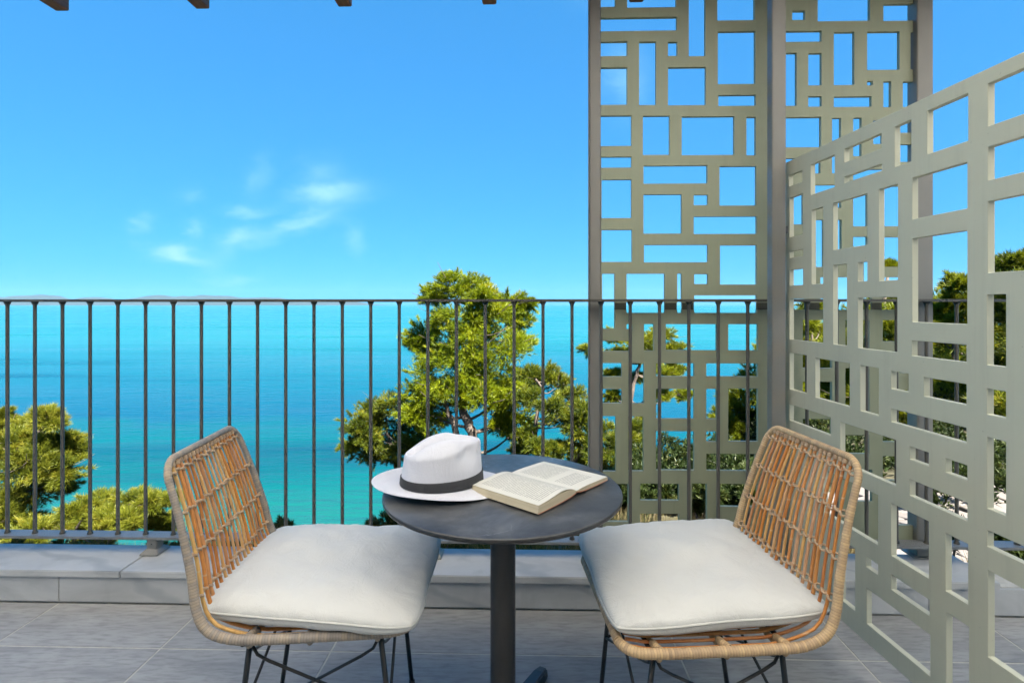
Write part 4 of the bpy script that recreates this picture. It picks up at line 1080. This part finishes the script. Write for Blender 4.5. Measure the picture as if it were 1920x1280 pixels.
def shrub(name, label, group, D, blobs, seed, mat='shrub_leaves', per=500, L=.06, Wd=.03, nb=3, sub=10, depth=.35, cat='shrub'):
    rs = np.random.RandomState(seed); s = D / FPX
    mx_ = sum(q[0] for q in blobs) / len(blobs); base = at(mx_, 0, D); base.z = gz(base.x, base.y)
    e = empty(name, base); tag(e, label, cat, group); cl = []; mb = MB()
    for q in blobs:
        c = at(q[0], q[1], D + rs.uniform(-1, 1) * depth); r = q[2] * s; cl.append((c - base, Vector((r, r, r * .95))))
        f = Vector(((c - base).x * .5, rs.uniform(-.15, .15), gz(base.x + (c - base).x * .5, base.y) - base.z - .05)); limb(mb, f, c - base, .018, .006, rs, .05, 5, 5)
    mb.build('stem', MATS['pine_bark'], e)
    V, T = crown_tris(rs, cl, per, nb, L, Wd, up=.6, sub=sub)
    link('foliage', fast_tris('foliage', V, MATS[mat], T), None, e)
    return e
SG = 'shrubs beyond the railing'
shrub('shrub', 'dark rounded shrub at the waterline in the middle of the tall screen', SG, 12, [(1256, 830, 24), (1240, 858, 24), (1276, 862, 26), (1222, 868, 18), (1262, 885, 26), (1232, 890, 24), (1290, 885, 22)], 31, per=420)
shrub('shrub', 'low dark shrub against the water right of the waterline shrub', SG, 12, [(1338, 868, 20), (1362, 862, 22), (1392, 866, 22), (1410, 874, 20), (1350, 888, 22), (1384, 890, 24), (1325, 885, 20)], 32, per=360)
for k, (x0, lab) in enumerate(((1160, 'dark shrub behind the table edge at the foot of the tall screen'), (1226, 'dark shrub above the dry grass, left of the next balcony bars'), (1300, 'dark shrub above the dry grass behind the tall screen middle'), (1370, 'dark shrub above the dry grass beside the tan chair'))):
    shrub('shrub', lab, SG, 5.9, [(x0 - 24, 926, 22), (x0 + 8, 918, 24), (x0 + 38, 927, 22), (x0 - 4, 942, 22), (x0 + 24, 944, 22)], 33 + k, per=520, L=.05, Wd=.025)
shrub('shrub', 'yellow green weedy shrub below the hat at the railing foot', SG, 4.6, [(700, 985, 14), (722, 978, 18), (742, 985, 20), (760, 990, 20), (690, 1000, 18), (730, 1005, 22), (770, 1010, 20), (660, 1012, 16), (800, 1016, 24), (840, 1022, 22)], 41, 'green_weeds', per=260, L=.045, Wd=.010, nb=3, depth=.2)
shrub('shrub', 'small dark weed behind the grey chair at the railing foot', SG, 4.4, [(528, 982, 12), (540, 990, 14), (516, 994, 12)], 42, 'green_weeds', per=170, L=.04, Wd=.012, depth=.1)
for k, (x0, y0, lab) in enumerate(((1500, 850, 'round shrub directly behind the tan chair back'), (1580, 870, 'round shrub behind the partition just left of the pale path'), (1660, 865, 'round shrub above the pale stone path'), (1720, 860, 'round shrub behind the right steel post'), (1800, 860, 'round shrub right of the right steel post'), (1880, 880, 'round shrub near the right picture edge'))):
    shrub('shrub', lab, SG, 8.4 + .1 * k, [(x0 - 26, y0 + 5, 30), (x0 + 10, y0 - 12, 32), (x0 + 40, y0 + 4, 30), (x0 - 8, y0 + 28, 30), (x0 + 26, y0 + 34, 30)], 60 + k, per=420, L=.055, Wd=.026)
for k, (x0, lab) in enumerate(((30, 'low weedy shrub under the bottom rail at the left edge'), (110, 'low weedy shrub under the bottom rail, second from the left edge'), (190, 'low weedy shrub under the bottom rail left of the railing foot'), (300, 'low weedy shrub under the bottom rail right of the railing foot'), (870, 'low weedy shrub under the table left of the pedestal'), (1000, 'low weedy shrub under the table right of the pedestal'), (1070, 'low weedy shrub beside the front of the tan chair'))):
    shrub('shrub', lab, SG, 4.9, [(x0 - 30, 1034, 15), (x0, 1028, 17), (x0 + 28, 1033, 15), (x0 - 12, 1044, 16), (x0 + 16, 1046, 16)], 80 + k, 'green_weeds', per=200, L=.05, Wd=.012, depth=.25)
for k, (x0, y0, lab) in enumerate(((1770, 985, 'low plant beyond the next balcony kerb beside the right steel post'), (1845, 995, 'low plant beyond the next balcony kerb, in the middle'), (1915, 1005, 'low plant beyond the next balcony kerb at the right picture edge'))):
    shrub('shrub', lab, SG, 3.7, [(x0 - 26, y0 + 8, 20), (x0, y0, 24), (x0 + 26, y0 + 10, 20), (x0, y0 + 24, 22)], 70 + k, 'shrub_leaves', per=260, L=.05, Wd=.02, depth=.2)
shrub('shrub', 'leafy shrub at the right behind the neighbouring balcony edge', SG, 6.5, [(1745, 900, 36), (1775, 930, 34), (1735, 945, 34), (1800, 900, 36), (1830, 935, 36), (1870, 960, 34), (1880, 1000, 26), (1905, 930, 40), (1850, 900, 34)], 43, per=420, L=.055, Wd=.022)

def blades(name, pts, h, wd, mat, seed, lean=.35, kind='stuff'):
    rs = np.random.RandomState(seed); n = len(pts); P = np.array(pts); V = np.empty((n, 3, 3))
    a = rs.uniform(0, 2 * np.pi, n); d = np.stack([np.cos(a), np.sin(a), 0 * a], 1)
    hh = h * rs.uniform(.45, 1.25, n); ln = rs.normal(0, lean, (n, 2))
    V[:, 0] = P - d * wd * .5; V[:, 1] = P + d * wd * .5
    V[:, 2] = P + np.stack([ln[:, 0] * hh, ln[:, 1] * hh, hh], 1)
    o = link(name, fast_tris(name, V, MATS[mat], np.clip(rs.normal(.5, .25, n), 0, 1))); tag(o, kind=kind); return o
rs = np.random.RandomState(77)
N_ = 34000; x = rs.uniform(.5, 4.6, N_); y = rs.uniform(3.0, 5.05, N_); keep = np.array([mnoise.noise(Vector((a * .8, b * .8, 0))) > -.45 for a, b in zip(x, y)]) & ~((x > 3.2) & (y > 4.4) & (y < 7.4))
x, y = x[keep], y[keep]
o = blades('dry_grass', np.stack([x, y, ground_z(x, y) - .02], 1), .25, .009, 'dry_grass_blades', 3); o['label'] = 'dry golden grass below the tall screen'; o['category'] = 'grass'
N_ = 60000; x = rs.uniform(-6.5, 1.4, N_); y = rs.uniform(2.9, 7.0, N_)
keep = np.array([mnoise.noise(Vector((a * 1.3, b * 1.3, 4))) > -.25 for a, b in zip(x, y)]); x, y = x[keep], y[keep]
hz = ground_z(x, y) - .02
o = blades('ground_weeds', np.stack([x, y, hz], 1), .17, .014, 'green_weeds', 4, .5); o['label'] = 'green weeds on the slope under the railing'; o['category'] = 'weeds'

# undergrowth that covers the slope at the right
rs = np.random.RandomState(8); N_ = 30000
x = rs.uniform(1.6, 16, N_); y = rs.uniform(6.9, 21, N_)
keep = (x > .12 * y + .9) & (x < 1.1 * y + 1) & ~((x > 3.2) & (x < 8) & (y < 7.4)); x, y = x[keep], y[keep]
hh = np.array([max(.05, .34 + .55 * mnoise.noise(Vector((a * .9, b * .9, 2)))) for a, b in zip(x, y)])
C = np.stack([x, y, ground_z(x, y) + hh * rs.uniform(.15, 1, len(x))], 1); dn = rs.normal(0, .6, C.shape) + np.array([0, -.2, .8]); dn /= np.linalg.norm(dn, axis=1)[:, None]
V = needles(rs, C, dn, 7, .10, .034, .6)
o = link('undergrowth', fast_tris('undergrowth', V, MATS['shrub_leaves'], np.repeat(np.clip(rs.normal(.5, .22, len(C)), 0, 1), 7))); tag(o, 'dark green undergrowth covering the slope at the right', 'undergrowth', kind='stuff')

# pale stone path on the slope at the right
sp_e = empty('stone_path', (4.2, 6.0, gz(4.2, 6.0))); tag(sp_e, kind='structure')
R = random.Random(5)
for j in range(8):
    for i in range(10):
        cx, cy = 3.35 + i * .42 + (j % 2) * .2 + R.uniform(-.03, .03), 4.6 + j * .36 + R.uniform(-.02, .02)
        pts = []
        for (sx, sy) in ((-1, -1), (0, -1.06), (1, -1), (1.04, 0), (1, 1), (0, 1.05), (-1, 1), (-1.04, 0)):
            pts.append((cx + sx * .19 + R.uniform(-.02, .02), cy + sy * .16 + R.uniform(-.015, .015)))
        V = []; ht = R.uniform(.035, .055)
        for (a, b) in pts: V.append((a - 4.2, b - 6.0, gz(a, b) - gz(4.2, 6.0) + .005))
        for (a, b) in pts: V.append((a - 4.2, b - 6.0, gz(a, b) - gz(4.2, 6.0) + ht))
        F = [tuple(range(8, 16))] + [(k, (k + 1) % 8, 8 + (k + 1) % 8, 8 + k) for k in range(8)]
        MB().add(V, F).build('stone', MATS['pale_paving'], sp_e, bevel=.008, seg=1)

# ------------------------------------------------------------------ air
hb = MB().box(-16400, 16400, -8, 16000, -29, 420).build('haze', None)
tag(hb, kind='stuff'); hb['label'] = 'thin pale sea haze'; hb['category'] = 'haze'
hm = bpy.data.materials.new('haze_air'); hm.use_nodes = True; hn = hm.node_tree; hn.nodes.clear()
ho = hn.nodes.new('ShaderNodeOutputMaterial'); pv = hn.nodes.new('ShaderNodeVolumePrincipled'); hn.links.new(pv.outputs[0], ho.inputs['Volume'])
pv.inputs['Color'].default_value = (.42, .76, 1.0, 1); pv.inputs['Density'].default_value = 1.7e-5; pv.inputs['Anisotropy'].default_value = 0.2
hb.data.materials.append(hm)
